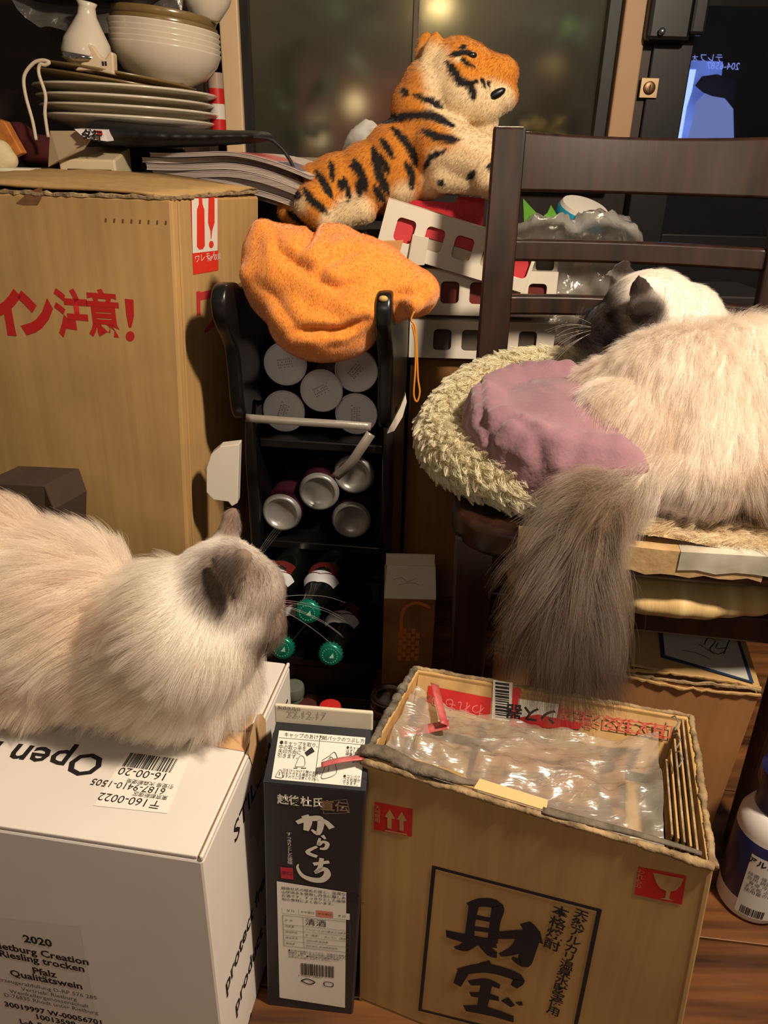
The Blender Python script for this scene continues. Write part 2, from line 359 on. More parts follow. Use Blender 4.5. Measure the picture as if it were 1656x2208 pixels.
class Face:
    """a flat printed side of a thing: s along ex, t along ey, n outward"""
    def __init__(s, O, ex, up):
        s.O = Vector(O); s.ex = Vector(ex).normalized(); up = Vector(up); s.ey = (up - s.ex * up.dot(s.ex)).normalized(); s.n = s.ex.cross(s.ey)
    def P(s, a, b, h=0.0): return s.O + s.ex * a + s.ey * b + s.n * h
    def px(s, x, y):
        d = Vector(ray(x, y)); c = Vector(_C); k = (s.O - c).dot(s.n) / d.dot(s.n); q = c + d * k - s.O
        return (q.dot(s.ex), q.dot(s.ey))
    def poly(s, name, pts, m, parent, h=0.0004, pix=True):
        st = [s.px(*p) if pix else p for p in pts]
        mb = MB(); mb.add([s.P(a, b, h) for a, b in st], [tuple(range(len(st)))]); o = mb.build(name, m, parent); return o
    def rect(s, name, a0, b0, a1, b1, m, parent, h=0.0004):
        return s.poly(name, [(a0, b0), (a1, b0), (a1, b1), (a0, b1)], m, parent, h, False)
    def frame(s, name, pts, wd, m, parent, h=0.0005):
        st = [s.px(*p) for p in pts]; c = Vector((sum(a for a, b in st) / 4, sum(b for a, b in st) / 4)); mb = MB()
        inn = []
        for i in range(4):
            p = Vector(st[i]); e1 = (Vector(st[i - 1]) - p).normalized(); e2 = (Vector(st[(i + 1) % 4]) - p).normalized(); q = p + (e1 + e2) * wd; inn.append(q)
        for i in range(4):
            j = (i + 1) % 4
            mb.quad(s.P(*st[i], h), s.P(*st[j], h), s.P(*inn[j], h), s.P(*inn[i], h))
        return mb.build(name, m, parent)
    def strokes(s, name, lines, m, parent, h=0.0005, pix=True, wscale=1.0):
        """brush strokes: [(points, widths)] widths in picture pixels or metres"""
        mb = MB()
        for pts, wd in lines:
            q = [Vector(s.px(*p)) if pix else Vector(p) for p in pts]; q = [Vector((a.x, a.y, 0)) for a in q]
            if not hasattr(wd, '__len__'): wd = [wd] * len(q)
            qs = smooth_line(q, 5) if len(q) > 2 else q
            ws = np.interp(np.linspace(0, 1, len(qs)), np.linspace(0, 1, len(wd)), wd)
            L, Rr = [], []
            for i, p in enumerate(qs):
                t = (qs[min(i + 1, len(qs) - 1)] - qs[max(i - 1, 0)]).normalized(); nn = Vector((-t.y, t.x, 0)) * ws[i] * wscale * 0.5
                L.append(s.P(*(p + nn).xy, h)); Rr.append(s.P(*(p - nn).xy, h))
            k = len(qs); mb.add(L + Rr, [(i, i + k, i + k + 1, i + 1) for i in range(k - 1)])
            h += 0.00003
        return mb.build(name, m, parent)
    def text(s, name, txt, size, pos, m, parent, pix=True, align='LEFT', bold=0.0, h=0.0005, width=1.0, rot=0.0, shear=0.0, line=1.0, va='TOP_BASELINE'):
        cu = bpy.data.curves.new('t', 'FONT'); cu.body = txt; cu.size = size; cu.align_x = align; cu.offset = bold; cu.shear = shear
        cu.space_line = line; cu.resolution_u = 2; cu.fill_mode = 'FRONT'; cu.align_y = va
        o = bpy.data.objects.new('t', cu); COL.objects.link(o); dg = bpy.context.evaluated_depsgraph_get(); dg.update()
        me = bpy.data.meshes.new_from_object(o.evaluated_get(dg)); bpy.data.objects.remove(o); bpy.data.curves.remove(cu)
        a, b = s.px(*pos) if pix else pos; ex, ey, n, O = s.ex, s.ey, s.n, s.P(a, b, h)
        M = Matrix(((ex.x, ey.x, n.x, O.x), (ex.y, ey.y, n.y, O.y), (ex.z, ey.z, n.z, O.z), (0, 0, 0, 1)))
        me.transform(M @ Matrix.Rotation(rot, 4, 'Z') @ Matrix.Diagonal((width, 1, 1, 1)))
        return link(name, me, m, parent)
    def barcode(s, name, a0, b0, a1, b1, m, parent, n=34, h=0.0006, seed=3):
        rg = random.Random(seed); ws = [rg.choice((1, 1, 2, 3)) for _ in range(n * 2)]; tot = sum(ws); x = a0; mb = MB()
        for i, q in enumerate(ws):
            dx = (a1 - a0) * q / tot
            if i % 2 == 0: mb.quad(s.P(x, b0, h), s.P(x + dx, b0, h), s.P(x + dx, b1, h), s.P(x, b1, h))
            x += dx
        return mb.build(name, m, parent)

# ================================================================== THE SETTING
def structure(o): o['kind'] = 'structure'; return o
PLANKS = [wood('floor_plank_a', (52, 28, 14), (120, 74, 38), 0.38, (4, 45, 4), 0.15), wood('floor_plank_b', (60, 34, 17), (132, 84, 44), 0.42, (3, 38, 4), 0.1)]
fl = structure(MB().box((0, 0.75, -0.02), (3.4, 3.0, 0.02)).build('floor', mat('floor_gap', (22, 14, 8), 0.9)))
fl['label'] = 'worn brown wooden plank floor'
y = -0.35; i = 0
Mf = Matrix.Rotation(R_(-6), 3, 'Z')
while y < 1.85:
    wd = 0.12
    for (x0, x1) in ((-1.4, -0.35 + 0.31 * (i % 3)), (-0.35 + 0.31 * (i % 3), 1.5)):
        c = Mf @ Vector(((x0 + x1) / 2, y + wd / 2, -0.006))
        MB().box(c, (x1 - x0 - 0.002, wd - 0.0022, 0.012), Mf).build('plank', PLANKS[(i + (x0 > -1)) % 2], fl, bevel=0.0008)
    y += wd; i += 1
DARKWALL = mat('dark_panelling', (30, 20, 14), 0.7, var=0.3, scale=6, stretch=(6, 1, 1))
CREAM = mat('cream_painted_metal', (222, 190, 150), 0.5, var=0.05, scale=5)
GASKET = mat('black_rubber', (14, 13, 12), 0.5)
WY = 1.76
wb = structure(MB().box((-0.1, WY + 0.04, 0.39), (2.6, 0.06, 0.78)).build('wall_back', DARKWALL)); wb['label'] = 'dark wall below the window'
wl = structure(MB().box((-0.9, WY + 0.04, 1.29), (1.1, 0.06, 1.02)).build('wall_left', mat('dark_wall_paper', (58, 44, 24), 0.8, rgb2=(30, 22, 14), scale=5))); wl['label'] = 'dark wall behind the dishes'
win = structure(bpy.data.objects.new('window_1', None)); COL.objects.link(win); win['label'] = 'tall window with cream metal frame and smeared glass'
def xw(px, py): return at(px, py, WY)
post_l = MB().box((xw(505, 140).x, WY - 0.01, 1.25), (0.038, 0.05, 0.9)).build('frame_post', CREAM, win, bevel=0.003)
MB().box((xw(534, 140).x, WY - 0.004, 1.25), (0.016, 0.03, 0.9)).build('gasket', GASKET, win)
rp0, rp1 = xw(1300, 300), xw(1345, 300)
MB().box(((rp0.x + rp1.x) / 2 + 0.002, WY - 0.01, 1.25), (0.046, 0.05, 0.9)).build('frame_post', mat('tan_painted_metal', (176, 140, 104), 0.5), win, bevel=0.003)
MB().box((rp0.x - 0.014, WY - 0.004, 1.25), (0.022, 0.03, 0.9)).build('gasket', GASKET, win)
MB().box((xw(893, 150).x, WY + 0.012, 1.25), (0.012, 0.02, 0.9)).build('mullion', mat('brown_mullion', (84, 68, 52), 0.5), win, bevel=0.002)
MB().box((0.06, WY - 0.02, 0.797), (0.82, 0.09, 0.03)).build('window_sill', mat('grey_sill', (150, 138, 120), 0.5), win, bevel=0.004)
GLASS = mat('smeared_glass', (225, 222, 210), 0.42, trans=1.0, ior=1.12, spec=0.5, var=0.08, scale=6)
gx0, gx1, gm = xw(540, 140).x, rp0.x - 0.02, xw(893, 150).x
MB().box(((gx0 + gm) / 2, WY + 0.012, 1.25), (gm - gx0, 0.004, 0.9)).build('pane', GLASS, win)
MB().box(((gx1 + gm) / 2, WY + 0.012, 1.25), (gx1 - gm, 0.004, 0.9)).build('pane', GLASS, win)
# the door beside the window
dr = structure(bpy.data.objects.new('door_1', None)); COL.objects.link(dr); dr['label'] = 'black framed glass door with a key lock'
BLK = mat('black_door_metal', (20, 19, 20), 0.38, var=0.2, scale=12)
dx0, dx1 = rp1.x + 0.025, xw(1470, 200).x
MB().box(((dx0 - 0.012), WY, 1.25), (0.022, 0.04, 0.95)).build('door_jamb', mat('brown_jamb', (52, 36, 22), 0.5), dr)
MB().box(((dx0 + dx1) / 2, WY - 0.005, 0.85), (dx1 - dx0, 0.045, 1.7)).build('stile', BLK, dr, bevel=0.003)
MB().box(((dx1 + 1.3) / 2, WY - 0.005, 0.34), (1.3 - dx1, 0.04, 0.68)).build('kick_panel', BLK, dr, bevel=0.003)
MB().box(((dx1 + 1.3) / 2, WY + 0.005, 1.2), (1.3 - dx1, 0.005, 1.04)).build('pane', mat('door_glass', (200, 210, 225), 0.04, trans=1.0, ior=1.3), dr)
c = at(1399, 190, WY - 0.03)
lk = MB().box((c.x, c.y, c.z), (0.036, 0.006, 0.036)).build('lock_plate', mat('nickel_plate', (186, 160, 124), 0.35, metal=1.0), dr, bevel=0.001)
Ml = Matrix.Translation(c + Vector((0, -0.003, 0))) @ Matrix.Rotation(R_(90), 4, 'X')
lc = MB().lathe([(0.0, 0.004), (0.008, 0.0045), (0.0115, 0.003), (0.0125, 0.0), (0.0125, -0.001)], 24, Ml).build('lock_cylinder', mat('aged_brass', (120, 92, 66), 0.4, metal=1.0), lk, auto=30)
MB().box((c.x, c.y - 0.0075, c.z), (0.0022, 0.001, 0.011)).build('keyhole', INK, lk)
h0 = at(1440, 40, WY - 0.04)
MB().box((h0.x, WY - 0.045, h0.z + 0.07), (0.085, 0.035, 0.22)).build('handle', BLK, dr, bevel=0.008)
MB().box((h0.x + 0.052, WY - 0.06, h0.z + 0.085), (0.03, 0.02, 0.23)).build('handle_bar', BLK, dr, bevel=0.006)
k = at(1427, 68, WY - 0.068); MB().ell(k, 0.007, 12).build('handle_screw', mat('pale_steel', (170, 176, 186), 0.25, metal=1.0), dr, smooth=True)

# ---- beyond the glass: a dim room seen through the smeared pane
bd = structure(MB().box((0.2, 3.6, 1.2), (4.6, 0.05, 3.0)).build('exterior_backdrop', mat('dim_green_brown_wall', (84, 78, 58), 0.9, rgb2=(40, 32, 26), scale=1.6)))
LEAF = mat('dull_green_leaf', (66, 96, 52), 0.6, rgb2=(34, 56, 30), scale=20)
def shrub(px, py, Y, r, label, m=LEAF, n=26, seed=1):
    rg = random.Random(seed); c = at(px, py, Y); t = empty('leafy_plant', (c.x, c.y, 0), label, 'plant', 'plants beyond the window glass')
    st = MB().tube([(c.x, c.y, 0), (c.x + 0.01, c.y, c.z * 0.5), (c.x, c.y, c.z)], [0.012, 0.01, 0.008], 6).build('stem', mat('plant_stem', (70, 60, 40)), t)
    for i in range(n):
        d = Vector((rg.uniform(-1, 1), rg.uniform(-1, 1), rg.uniform(-1, 1))); 
        if d.length > 1: d.normalize()
        q = c + d * r; u = d.normalized(); sd = u.cross(Vector((0.2, 0.3, 1))).normalized(); nrm = u.cross(sd); L = r * 0.9; W = r * 0.42
        MB().add([q, q + u * L * 0.4 + sd * W / 2 + nrm * 0.01, q + u * L, q + u * L * 0.4 - sd * W / 2 + nrm * 0.01, q + u * L * 0.45 - nrm * 0.01],
                 [(0, 1, 4), (1, 2, 4), (2, 3, 4), (3, 0, 4)]).build('leaf', m, t)
    return t
shrub(640, 235, 2.1, 0.055, 'round dark green leafy plant seen through smeared glass beside the cream frame', seed=2)
shrub(700, 60, 2.5, 0.12, 'tall bushy green plant behind the window, above the round one', seed=3)
shrub(1235, 10, 2.4, 0.09, 'green plant leaning in behind the window near the black door', seed=5)
YEL = mat('dull_yellow_leaf', (186, 160, 60), 0.6)
shrub(1170, 300, 2.02, 0.04, 'small yellow leafed plant behind the glass beneath the tiger muzzle', YEL, 14, 6)
LAMP = mat('lit_globe', (255, 226, 170), 0.4, emit=1.1)
for (px, py, r, lb) in ((765, 225, 0.026, 'small round cream lamp glowing dimly behind the window pane'), (693, 288, 0.028, 'small round cream lamp low behind the window by the sill')):
    c = at(px, py, 2.6); t = empty('globe_lamp', (c.x, c.y, 0), lb, 'lamp', 'globe lamps beyond the window')
    MB().ell(c, r, 18).build('globe', LAMP, t, smooth=True); MB().tube([(c.x, c.y, 0), (c.x, c.y, c.z - r + 0.002)], 0.006, 8).build('pole', INK, t)
c = at(947, 6, 2.9); t = empty('lamp_reflection', c, 'reflection of a ceiling lamp, built as a small lit bulb behind the window glass', 'lamp')  # reflected ceiling lamp, added as a glowing bulb beyond the pane
MB().lathe([(0.0, -0.01), (0.03, -0.008), (0.034, 0.0), (0.03, 0.03), (0.012, 0.05), (0.012, 0.4)], 20, Matrix.Translation(c)).build('lamp_body', mat('lamp_body', (200, 180, 150), 0.4), t, smooth=True)
MB().lathe([(0.0, -0.013), (0.028, -0.011), (0.028, -0.009)], 20, Matrix.Translation(c)).build('bulb', mat('lit_bulb', (255, 226, 160), 0.4, emit=30), t)
c = at(1230, 56, 2.4); t = empty('exit_lamp', c, 'tiny green-lit indicator lamp glowing behind the window pane', 'lamp')
MB().box(c, (0.012, 0.01, 0.026)).build('indicator', mat('lit_green', (200, 255, 150), 0.4, emit=3), t); MB().box(c + Vector((0, 0.02, 0)), (0.04, 0.03, 0.06)).build('housing', INK, t)
c = at(1185, 185, 2.5); t = empty('paper_sack', (c.x, c.y, c.z - 0.1), 'pale crumpled sack standing behind the window glass by the tiger muzzle', 'sack')
m_ = MB().ell(c, (0.055, 0.05, 0.075), 16); o = blob('sack_body', m_.ell(c + Vector((0.045, 0, -0.03)), (0.03, 0.03, 0.02), 12), mat('pale_sack', (176, 150, 112), 0.8), t, 0.012, 4)
MB().box((c.x, c.y, (c.z - 0.07) / 2), (0.2, 0.12, c.z - 0.07)).build('plinth', mat('dark_plinth', (40, 32, 30), 0.8), t)
c = at(790, 170, 3.1); tag(MB().box((c.x, c.y, 0.55), (0.46, 0.2, 1.06)).build('reddish_cabinet', mat('reddish_wood', (112, 62, 52), 0.7), bevel=0.01), 'dim reddish cabinet standing far behind the window', 'cabinet')
# TV reflection in the door glass, built as a glowing screen behind it
SCREEN = mat('reflected_screen_blue', (108, 130, 205), 0.5, emit=1.1, rgb2=(70, 88, 150), scale=9)
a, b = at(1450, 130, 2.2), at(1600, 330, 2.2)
tv_refl = empty('tv_reflection', (0.9, 2.2, 0.4), 'blue TV reflection in the black door glass, built as a lit screen behind it', 'tv_reflection')
MB().box(((a.x + 1.06) / 2, 2.215, 0.9), (1.06 - a.x + 0.04, 0.025, 0.56)).build('casing', mat('tv_casing', (10, 12, 22), 0.3), tv_refl, bevel=0.005)
MB().box((0.95, 2.25, 0.33), (0.1, 0.1, 0.66)).build('stand', INK, tv_refl)
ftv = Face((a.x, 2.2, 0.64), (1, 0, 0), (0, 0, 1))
ftv.poly('screen', [(1440, 128), (1558, 133), (1540, 330), (1580, 420), (1420, 420)], SCREEN, tv_refl, 0.001)
ftv.poly('picture_person', [(1500, 220), (1520, 200), (1560, 210), (1580, 235), (1582, 320), (1500, 325), (1475, 320), (1490, 270)], mat('screen_figure', (120, 132, 184), 0.5, emit=0.75), tv_refl, 0.002)
ftv.poly('picture_hair', [(1497, 185), (1512, 165), (1545, 160), (1585, 175), (1580, 225), (1560, 212), (1535, 208), (1515, 200)], mat('screen_dark', (18, 24, 52), 0.5, emit=0.1), tv_refl, 0.003)
ftv.poly('picture_light', [(1468, 150), (1500, 150), (1490, 200), (1480, 230), (1468, 300), (1450, 300)], mat('screen_pale', (168, 188, 250), 0.5, emit=1.5), tv_refl, 0.0022)
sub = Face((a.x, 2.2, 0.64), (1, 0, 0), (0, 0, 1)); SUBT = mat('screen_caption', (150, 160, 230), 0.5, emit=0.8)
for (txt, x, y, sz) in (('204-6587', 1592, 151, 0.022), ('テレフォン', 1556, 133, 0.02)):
    o = sub.text('caption', txt, sz, (x, y), SUBT, tv_refl, h=0.0035, width=-1.0)

# ================================================================== CARTONS
def yaw(dx, dy): return Vector((dx, dy, 0)).normalized()
Z = Vector((0, 0, 1))
# ---- tall kraft wine carton behind the cat
T = 0.757
c0 = Vector((-0.275, 1.0, 0)); e1 = yaw(0.98, -0.19); e2 = yaw(0.058, 0.3)
wine = empty('wine_carton', c0, 'tall kraft wine carton printed with red warning characters and a bottle sticker', 'cardboard box')
fr_t, fr_b = c0 + Z * T, c0 + Vector((-0.035, 0, 0)); W_, D_ = 0.52, 0.31
sk = Vector((-0.035, 0, 0))
def wc(a, b, z): return c0 + sk * (1 - z / T) - e1 * (W_ - a) + e2 * b + Z * z     # a: 0..W_ along the front, b: depth
MB().hexa([wc(0, 0, 0), wc(W_, 0, 0), wc(W_, D_, 0), wc(0, D_, 0), wc(0, 0, T), wc(W_, 0, T), wc(W_, D_, T - 0.006), wc(0, D_, T)]).build('body', KRAFT, wine, bevel=0.004)
n_f = -e2
# lifted top flap: springs from the right side, curls up to the torn edge
fl_ = MB(); rows = 9; cols = 12
for i in range(rows):
    for j in range(cols):
        u, v = i / (rows - 1), j / (cols - 1)
        p = wc(W_ - 0.002 - u * 0.44, 0.012 + v * (D_ - 0.014), T) + Z * (0.003 + 0.020 * math.sin(u * 2.2) * (0.5 + 0.5 * v) + 0.004 * v + 0.002 * math.sin(j * 2.1 + i * 1.3))
        fl_.v.append(tuple(p))
fl_.f = [(i * cols + j, i * cols + j + 1, (i + 1) * cols + j + 1, (i + 1) * cols + j) for i in range(rows - 1) for j in range(cols - 1)]
o = fl_.build('top_flap', KRAFT2, wine, smooth=True); sm = o.modifiers.new('s', 'SOLIDIFY'); sm.thickness = 0.004
# frayed board edge along the front rim
rg = random.Random(4); path = [wc(W_ * t, 0.002, T) + Vector((0, rg.uniform(-0.0008, 0.0008), rg.uniform(-0.001, 0.001))) for t in np.linspace(0, 1, 70)]
MB().tube(path, [0.0022 + rg.random() * 0.0016 for _ in path], 6).build('torn_edge', KEDGE, wine)
path = [wc(W_, D_ * t, T) + Vector((rg.uniform(-0.001, 0.001), 0, rg.uniform(-0.0008, 0.0008))) for t in np.linspace(0.02, 0.98, 40)]
MB().tube(path, [0.0018 + rg.random() * 0.0012 for _ in path], 6).build('torn_edge', KEDGE, wine)
FF = Face(wc(0, 0, 0), wc(W_, 0, 0) - wc(0, 0, 0), wc(0, 0, T) - wc(0, 0, 0))
FS = Face(wc(W_, 0, 0), wc(W_, D_, 0) - wc(W_, 0, 0), wc(W_, 0, T) - wc(W_, 0, 0))
def pxsize(face, p, q):   # size in metres of a picture distance on a face
    a, b = face.px(*p), face.px(*q); return math.hypot(a[0] - b[0], a[1] - b[1])
sz = pxsize(FF, (160, 632), (160, 740))
for ch, x, wd, bd_ in (('イ', 15, 0.92, 0.0042), ('ン', 78, 0.85, 0.0042), ('注', 158, 0.78, 0.002), ('意', 225, 0.78, 0.0016)):
    FF.text('printed_character', ch, sz * 0.98, (x, 685 + (x - 160) * 0.02), REDINK, wine, bold=bd_, width=wd, align='CENTER', va='CENTER')
FF.strokes('exclamation_mark', [([(279, 645), (281, 680), (281, 706)], [0.0125, 0.011, 0.003])], REDINK, wine)
FF.poly('exclamation_dot', [(281 + 9.5 * math.cos(a), 725 + 11 * math.sin(a)) for a in np.linspace(0, -6.1, 16)], REDINK, wine)
FS.strokes('printed_character', [([(427, 628), (428, 680)], 0.012), ([(427, 640), (500, 622)], 0.011), ([(478, 628), (470, 680), (440, 716)], [0.015, 0.013, 0.004])], mat('faded_red_ink', (186, 50, 48), 0.7), wine)
stk = FS.poly('bottle_sticker', [(410, 425), (469, 424), (470, 583), (416, 592)], REDBRIGHT, wine, 0.0006)
FS.poly('sticker_panel', [(412, 428), (468, 427), (468, 540), (414, 546)], PAPER, stk, 0.0009)
FS.poly('bottle_mark', [(427, 425), (434, 425), (435, 440), (439, 452), (440, 530), (436, 537), (428, 538), (423, 531), (423, 452), (427, 440)][::-1], REDBRIGHT, stk, 0.0012)
FS.poly('bottle_mark', [(448, 428), (452, 425), (459, 425), (461, 430), (461, 480), (456, 497), (454, 515), (453, 515), (452, 497), (447, 480)][::-1], REDBRIGHT, stk, 0.0012)
FS.poly('bottle_mark', [(454 + 5 * math.cos(a), 527 + 8 * math.sin(a)) for a in np.linspace(0, -6, 14)], REDBRIGHT, stk, 0.0012)
FS.text('sticker_lettering', 'ワレモノ', 0.011, (418, 566), PAPER, stk, h=0.0012, width=1.6)
FS.text('sticker_lettering', 'NP 取扱', 0.009, (446, 564), PAPER, stk, h=0.0012, width=1.5)
FF.poly('torn_patch', [(35, 438), (65, 412), (92, 403), (90, 428), (82, 442), (50, 442)][::-1], mat('scuffed_brown', (120, 82, 50), 0.9, var=0.3, scale=60), wine, 0.0005)
for k in range(8): FF.poly('punch_mark', [(228 + k * 18.5 + dx, 475 + k * 0.8 + dy) for dx, dy in ((-2, 4), (2, 4), (2.5, -4), (-1, -5))], mat('dent_brown', (96, 72, 40), 0.9), wine, 0.0004)
MB().tube([wc(W_ + 0.0, 0.016, 0.02) + Vector((0.001, 0, 0)), wc(W_, 0.016, T - 0.004) + Vector((0.001, 0, 0))], 0.0016, 6).build('side_crease', KRAFT2, wine)

# dark flattened carton leaning between the tall carton and the cat
c = at(55, 1075, 0.86)
tag(MB().slab([at(-40, 1040, 0.86), at(98, 1046, 0.86), at(116, 1098, 0.85), at(116, 1500, 0.85), at(-40, 1500, 0.85)][::-1], (0.02, 0.06, 0)).build('dark_carton', mat('dark_brown_board', (66, 50, 38), 0.85, var=0.2), bevel=0.002), 'small dark brown carton wedged between the tall kraft carton and the cat', 'cardboard box')

# ---- white wine box the first cat lies on
TW = 0.31; c0w = atz(437, 1850, TW); far = atz(625, 1430, TW); e2w = yaw(far.x - c0w.x, far.y - c0w.y); e1w = yaw(e2w.y, -e2w.x); Dw = (far - c0w).length; Ww = 0.42
white = empty('white_wine_box', (c0w.x, c0w.y, 0), 'white cardboard wine box with black shipping text and a torn corner', 'cardboard box')
def wb_(a, b, z): return Vector((c0w.x, c0w.y, 0)) - e1w * (Ww - a) + e2w * b + Z * z
MB().hexa([wb_(0, 0, 0), wb_(Ww, 0, 0), wb_(Ww, Dw, 0), wb_(0, Dw, 0), wb_(0, 0, TW - 0.004), wb_(Ww, 0, TW - 0.004), wb_(Ww, Dw, TW - 0.004), wb_(0, Dw, TW - 0.004)]).build('body', WHITEB, white, bevel=0.0025)
MB().hexa([wb_(0, 0.0008, TW - 0.0035), wb_(Ww - 0.005, 0.0008, TW - 0.0035), wb_(Ww - 0.005, Dw - 0.001, TW - 0.0035), wb_(0, Dw - 0.001, TW - 0.0035), wb_(0, 0.0008, TW), wb_(Ww - 0.005, 0.0008, TW), wb_(Ww - 0.005, Dw - 0.001, TW), wb_(0, Dw - 0.001, TW)]).build('lid', WHITEB, white, bevel=0.001)
MB().hexa([wb_(Ww - 0.0032, 0, TW - 0.004), wb_(Ww, 0, TW - 0.004), wb_(Ww, Dw, TW - 0.004), wb_(Ww - 0.0032, Dw, TW - 0.004), wb_(Ww - 0.0032, 0, TW + 0.001), wb_(Ww, 0, TW + 0.001), wb_(Ww, Dw, TW + 0.001), wb_(Ww - 0.0032, Dw, TW + 0.001)]).build('side_flap', WHITEB, white, bevel=0.0012)
MB().tube([wb_(Ww - 0.0042, 0.002, TW - 0.002), wb_(Ww - 0.0042, Dw - 0.002, TW - 0.002)], 0.0012, 5).build('lid_gap', mat('kraft_core', (150, 112, 84), 0.9), white)
WT = Face(wb_(0, 0, TW), -e1w, -e2w); WR = Face(wb_(Ww, 0, 0), e2w, Z); WF = Face(wb_(0, 0, 0), e1w, Z)
cr1 = WT.poly('torn_corner', [(395, 1590), (440, 1560), (475, 1548), (552, 1540), (536, 1583), (530, 1622), (470, 1612)], TAN, white, 0.0008)
cr2 = WR.poly('torn_corner', [(538, 1588), (545, 1560), (553, 1541), (562, 1538), (571, 1552), (573, 1600), (570, 1660), (548, 1702), (543, 1650), (534, 1625)][::-1], TAN, white, 0.0008)
MB().tube([WT.P(*WT.px(478, 1576), 0.0012), WT.P(*WT.px(510, 1580), 0.0015), WT.P(*WT.px(540, 1577), 0.0012)], 0.0009, 5).build('tear_line', KEDGE, white)
hS = pxsize(WT, (190, 1640), (190, 1698))
WT.text('lettering', 'Open here', hS * 1.12, (236, 1632), INK, white, bold=0.0006, width=1.05)
lab = WT.poly('postal_label', [(202, 1738), (270, 1628), (410, 1632), (362, 1755)][::-1], mat('label_paper', (232, 226, 216), 0.6), white, 0.0006)
def dW(x, y, q, r): return pxsize(WT, (x, y), (q, r))
a0, a1 = WT.px(380, 1645), WT.px(268, 1645); bb = WT.px(325, 1632), WT.px(325, 1662)
WT.barcode('barcode', a0[0], bb[0][1] - 0.001, a1[0], bb[1][1], INK, lab, n=30, h=0.0009)
for txt, x, y, s_ in (('16-00-20', 362, 1677, 0.0125), ('引受局 大森郵便局', 375, 1698, 0.0052), ('6187-9410-1505', 357, 1708, 0.0102), ('東京都新宿区', 362, 1722, 0.0052), ('〒160-0022', 350, 1737, 0.0118)):
    WT.text('label_lettering', txt, s_, (x, y), INK, lab, h=0.0009, va='CENTER')
s1 = pxsize(WR, (505, 1818), (512, 1790))
WR.text('lettering', 'STILL WINE', 0.030, (505, 1822), INK, white, bold=0.0003, width=1.15)
for txt, x, y in (('protect from frost', 487, 2145), ('product of Germany', 508, 2190), ('handle with care', 540, 2215)):
    WR.text('lettering', txt, 0.026, (x, y), INK, white, bold=0.0005, width=1.0)
WR.poly('grey_patch', [(541, 1722), (548, 1706), (571, 1660), (575, 1770), (560, 1790), (556, 1830), (548, 1800), (537, 1810)][::-1], mat('patch_grey', (190, 180, 168), 0.5), white, 0.0004)  # flat grey jagged patch on the side panel
lb2 = WF.poly('wine_label', [(-30, 1975), (172, 1998), (213, 2230), (-30, 2230)][::-1], mat('label_paper_front', (216, 208, 200), 0.6), white, 0.0005)
yy = 2018
for txt, x, y, s_, bo in (('2020', 76, 2028, 0.0155, 0.0004), ('Rietburg Creation', 80, 2054, 0.0145, 0.0003), ('Riesling trocken', 84, 2071, 0.0145, 0.0003), ('Pfalz', 90, 2096, 0.0145, 0.0003), ('Qualitätswein', 94, 2111, 0.0145, 0.0003),
                          ('Erzeugerabfüllung D-RP 576 285', 96, 2130, 0.0085, 0), ('Vertrieb: Rietburg', 100, 2142, 0.0085, 0), ('Weinkellergenossenschaft', 100, 2152, 0.0085, 0), ('D-76835 Rhodt unter Rietburg', 104, 2163, 0.0085, 0),
                          ('30019997 W-00056701', 110, 2184, 0.0118, 0.0003), ('10013598', 114, 2199, 0.0118, 0.0003), ('L-A-P Nr.', 80, 2209, 0.0118, 0.0003)):
    WF.text('label_lettering', txt, s_ * 0.88, (x + 6, y), INK if bo else GREYINK, lb2, h=0.0008, align='CENTER', bold=bo, rot=R_(-1), va='CENTER')

# ---- black sake carton
sl, sr = atz(577, 2167, 0), atz(764, 2188, 0); e1s = yaw(sr.x - sl.x, sr.y - sl.y); e2s = yaw(-e1s.y, e1s.x); ws = 0.09; SH = 0.312
sake = empty('sake_carton', sl, 'tall black gable-top sake carton with white brush lettering between two boxes', 'drink carton')
def sk_(a, b, z): return Vector((sl.x, sl.y, 0)) + e1s * (a + 0.0095 * z / 0.312) + e2s * b + Z * z
CARTON = mat('black_carton', (38, 38, 42), 0.4, var=0.1, scale=20, coat=0.1)
MB().hexa([sk_(0, 0, 0), sk_(ws, 0, 0), sk_(ws, ws, 0), sk_(0, ws, 0), sk_(0, 0, SH), sk_(ws, 0, SH), sk_(ws, ws, SH), sk_(0, ws, SH)]).build('body', CARTON, sake, bevel=0.0015)
GZ = 0.342
MB().add([sk_(0, 0, SH), sk_(ws, 0, SH), sk_(ws, ws, SH), sk_(0, ws, SH), sk_(0.002, ws * 0.47, GZ), sk_(ws - 0.002, ws * 0.47, GZ), sk_(ws - 0.002, ws * 0.53, GZ), sk_(0.002, ws * 0.53, GZ)],
         [(0, 1, 5, 4), (2, 3, 7, 6), (1, 2, 6, 5), (3, 0, 4, 7), (4, 5, 6, 7)]).build('gable', CARTON, sake)
MB().box(sk_(ws / 2, ws * 0.5, GZ + 0.0085), (ws - 0.001, 0.004, 0.021), Matrix.Rotation(math.atan2(e1s.y, e1s.x), 3, 'Z')).build('top_fin', mat('carton_fin_white', (206, 196, 176), 0.5), sake, bevel=0.0015)
SF = Face(sk_(0, 0, 0), e1s, sk_(0, 0, 0.3) - sk_(0, 0, 0)); SG = Face(sk_(0, 0, SH), e1s, sk_(0, ws * 0.47, GZ) - sk_(0, 0, SH)); ST = Face(sk_(0, ws * 0.5 - 0.0021, GZ), e1s, Z)
ST.text('date_lettering', '22.12.17', 0.0105, (0.012, 0.011), mat('faint_grey_ink', (150, 144, 134), 0.7), sake, pix=False, va='CENTER')
ST.text('date_lettering', '製造年月日', 0.0042, (0.004, 0.0165), INK, sake, pix=False, va='CENTER')
gh = (sk_(0, ws * 0.47, GZ) - sk_(0, 0, SH)).length
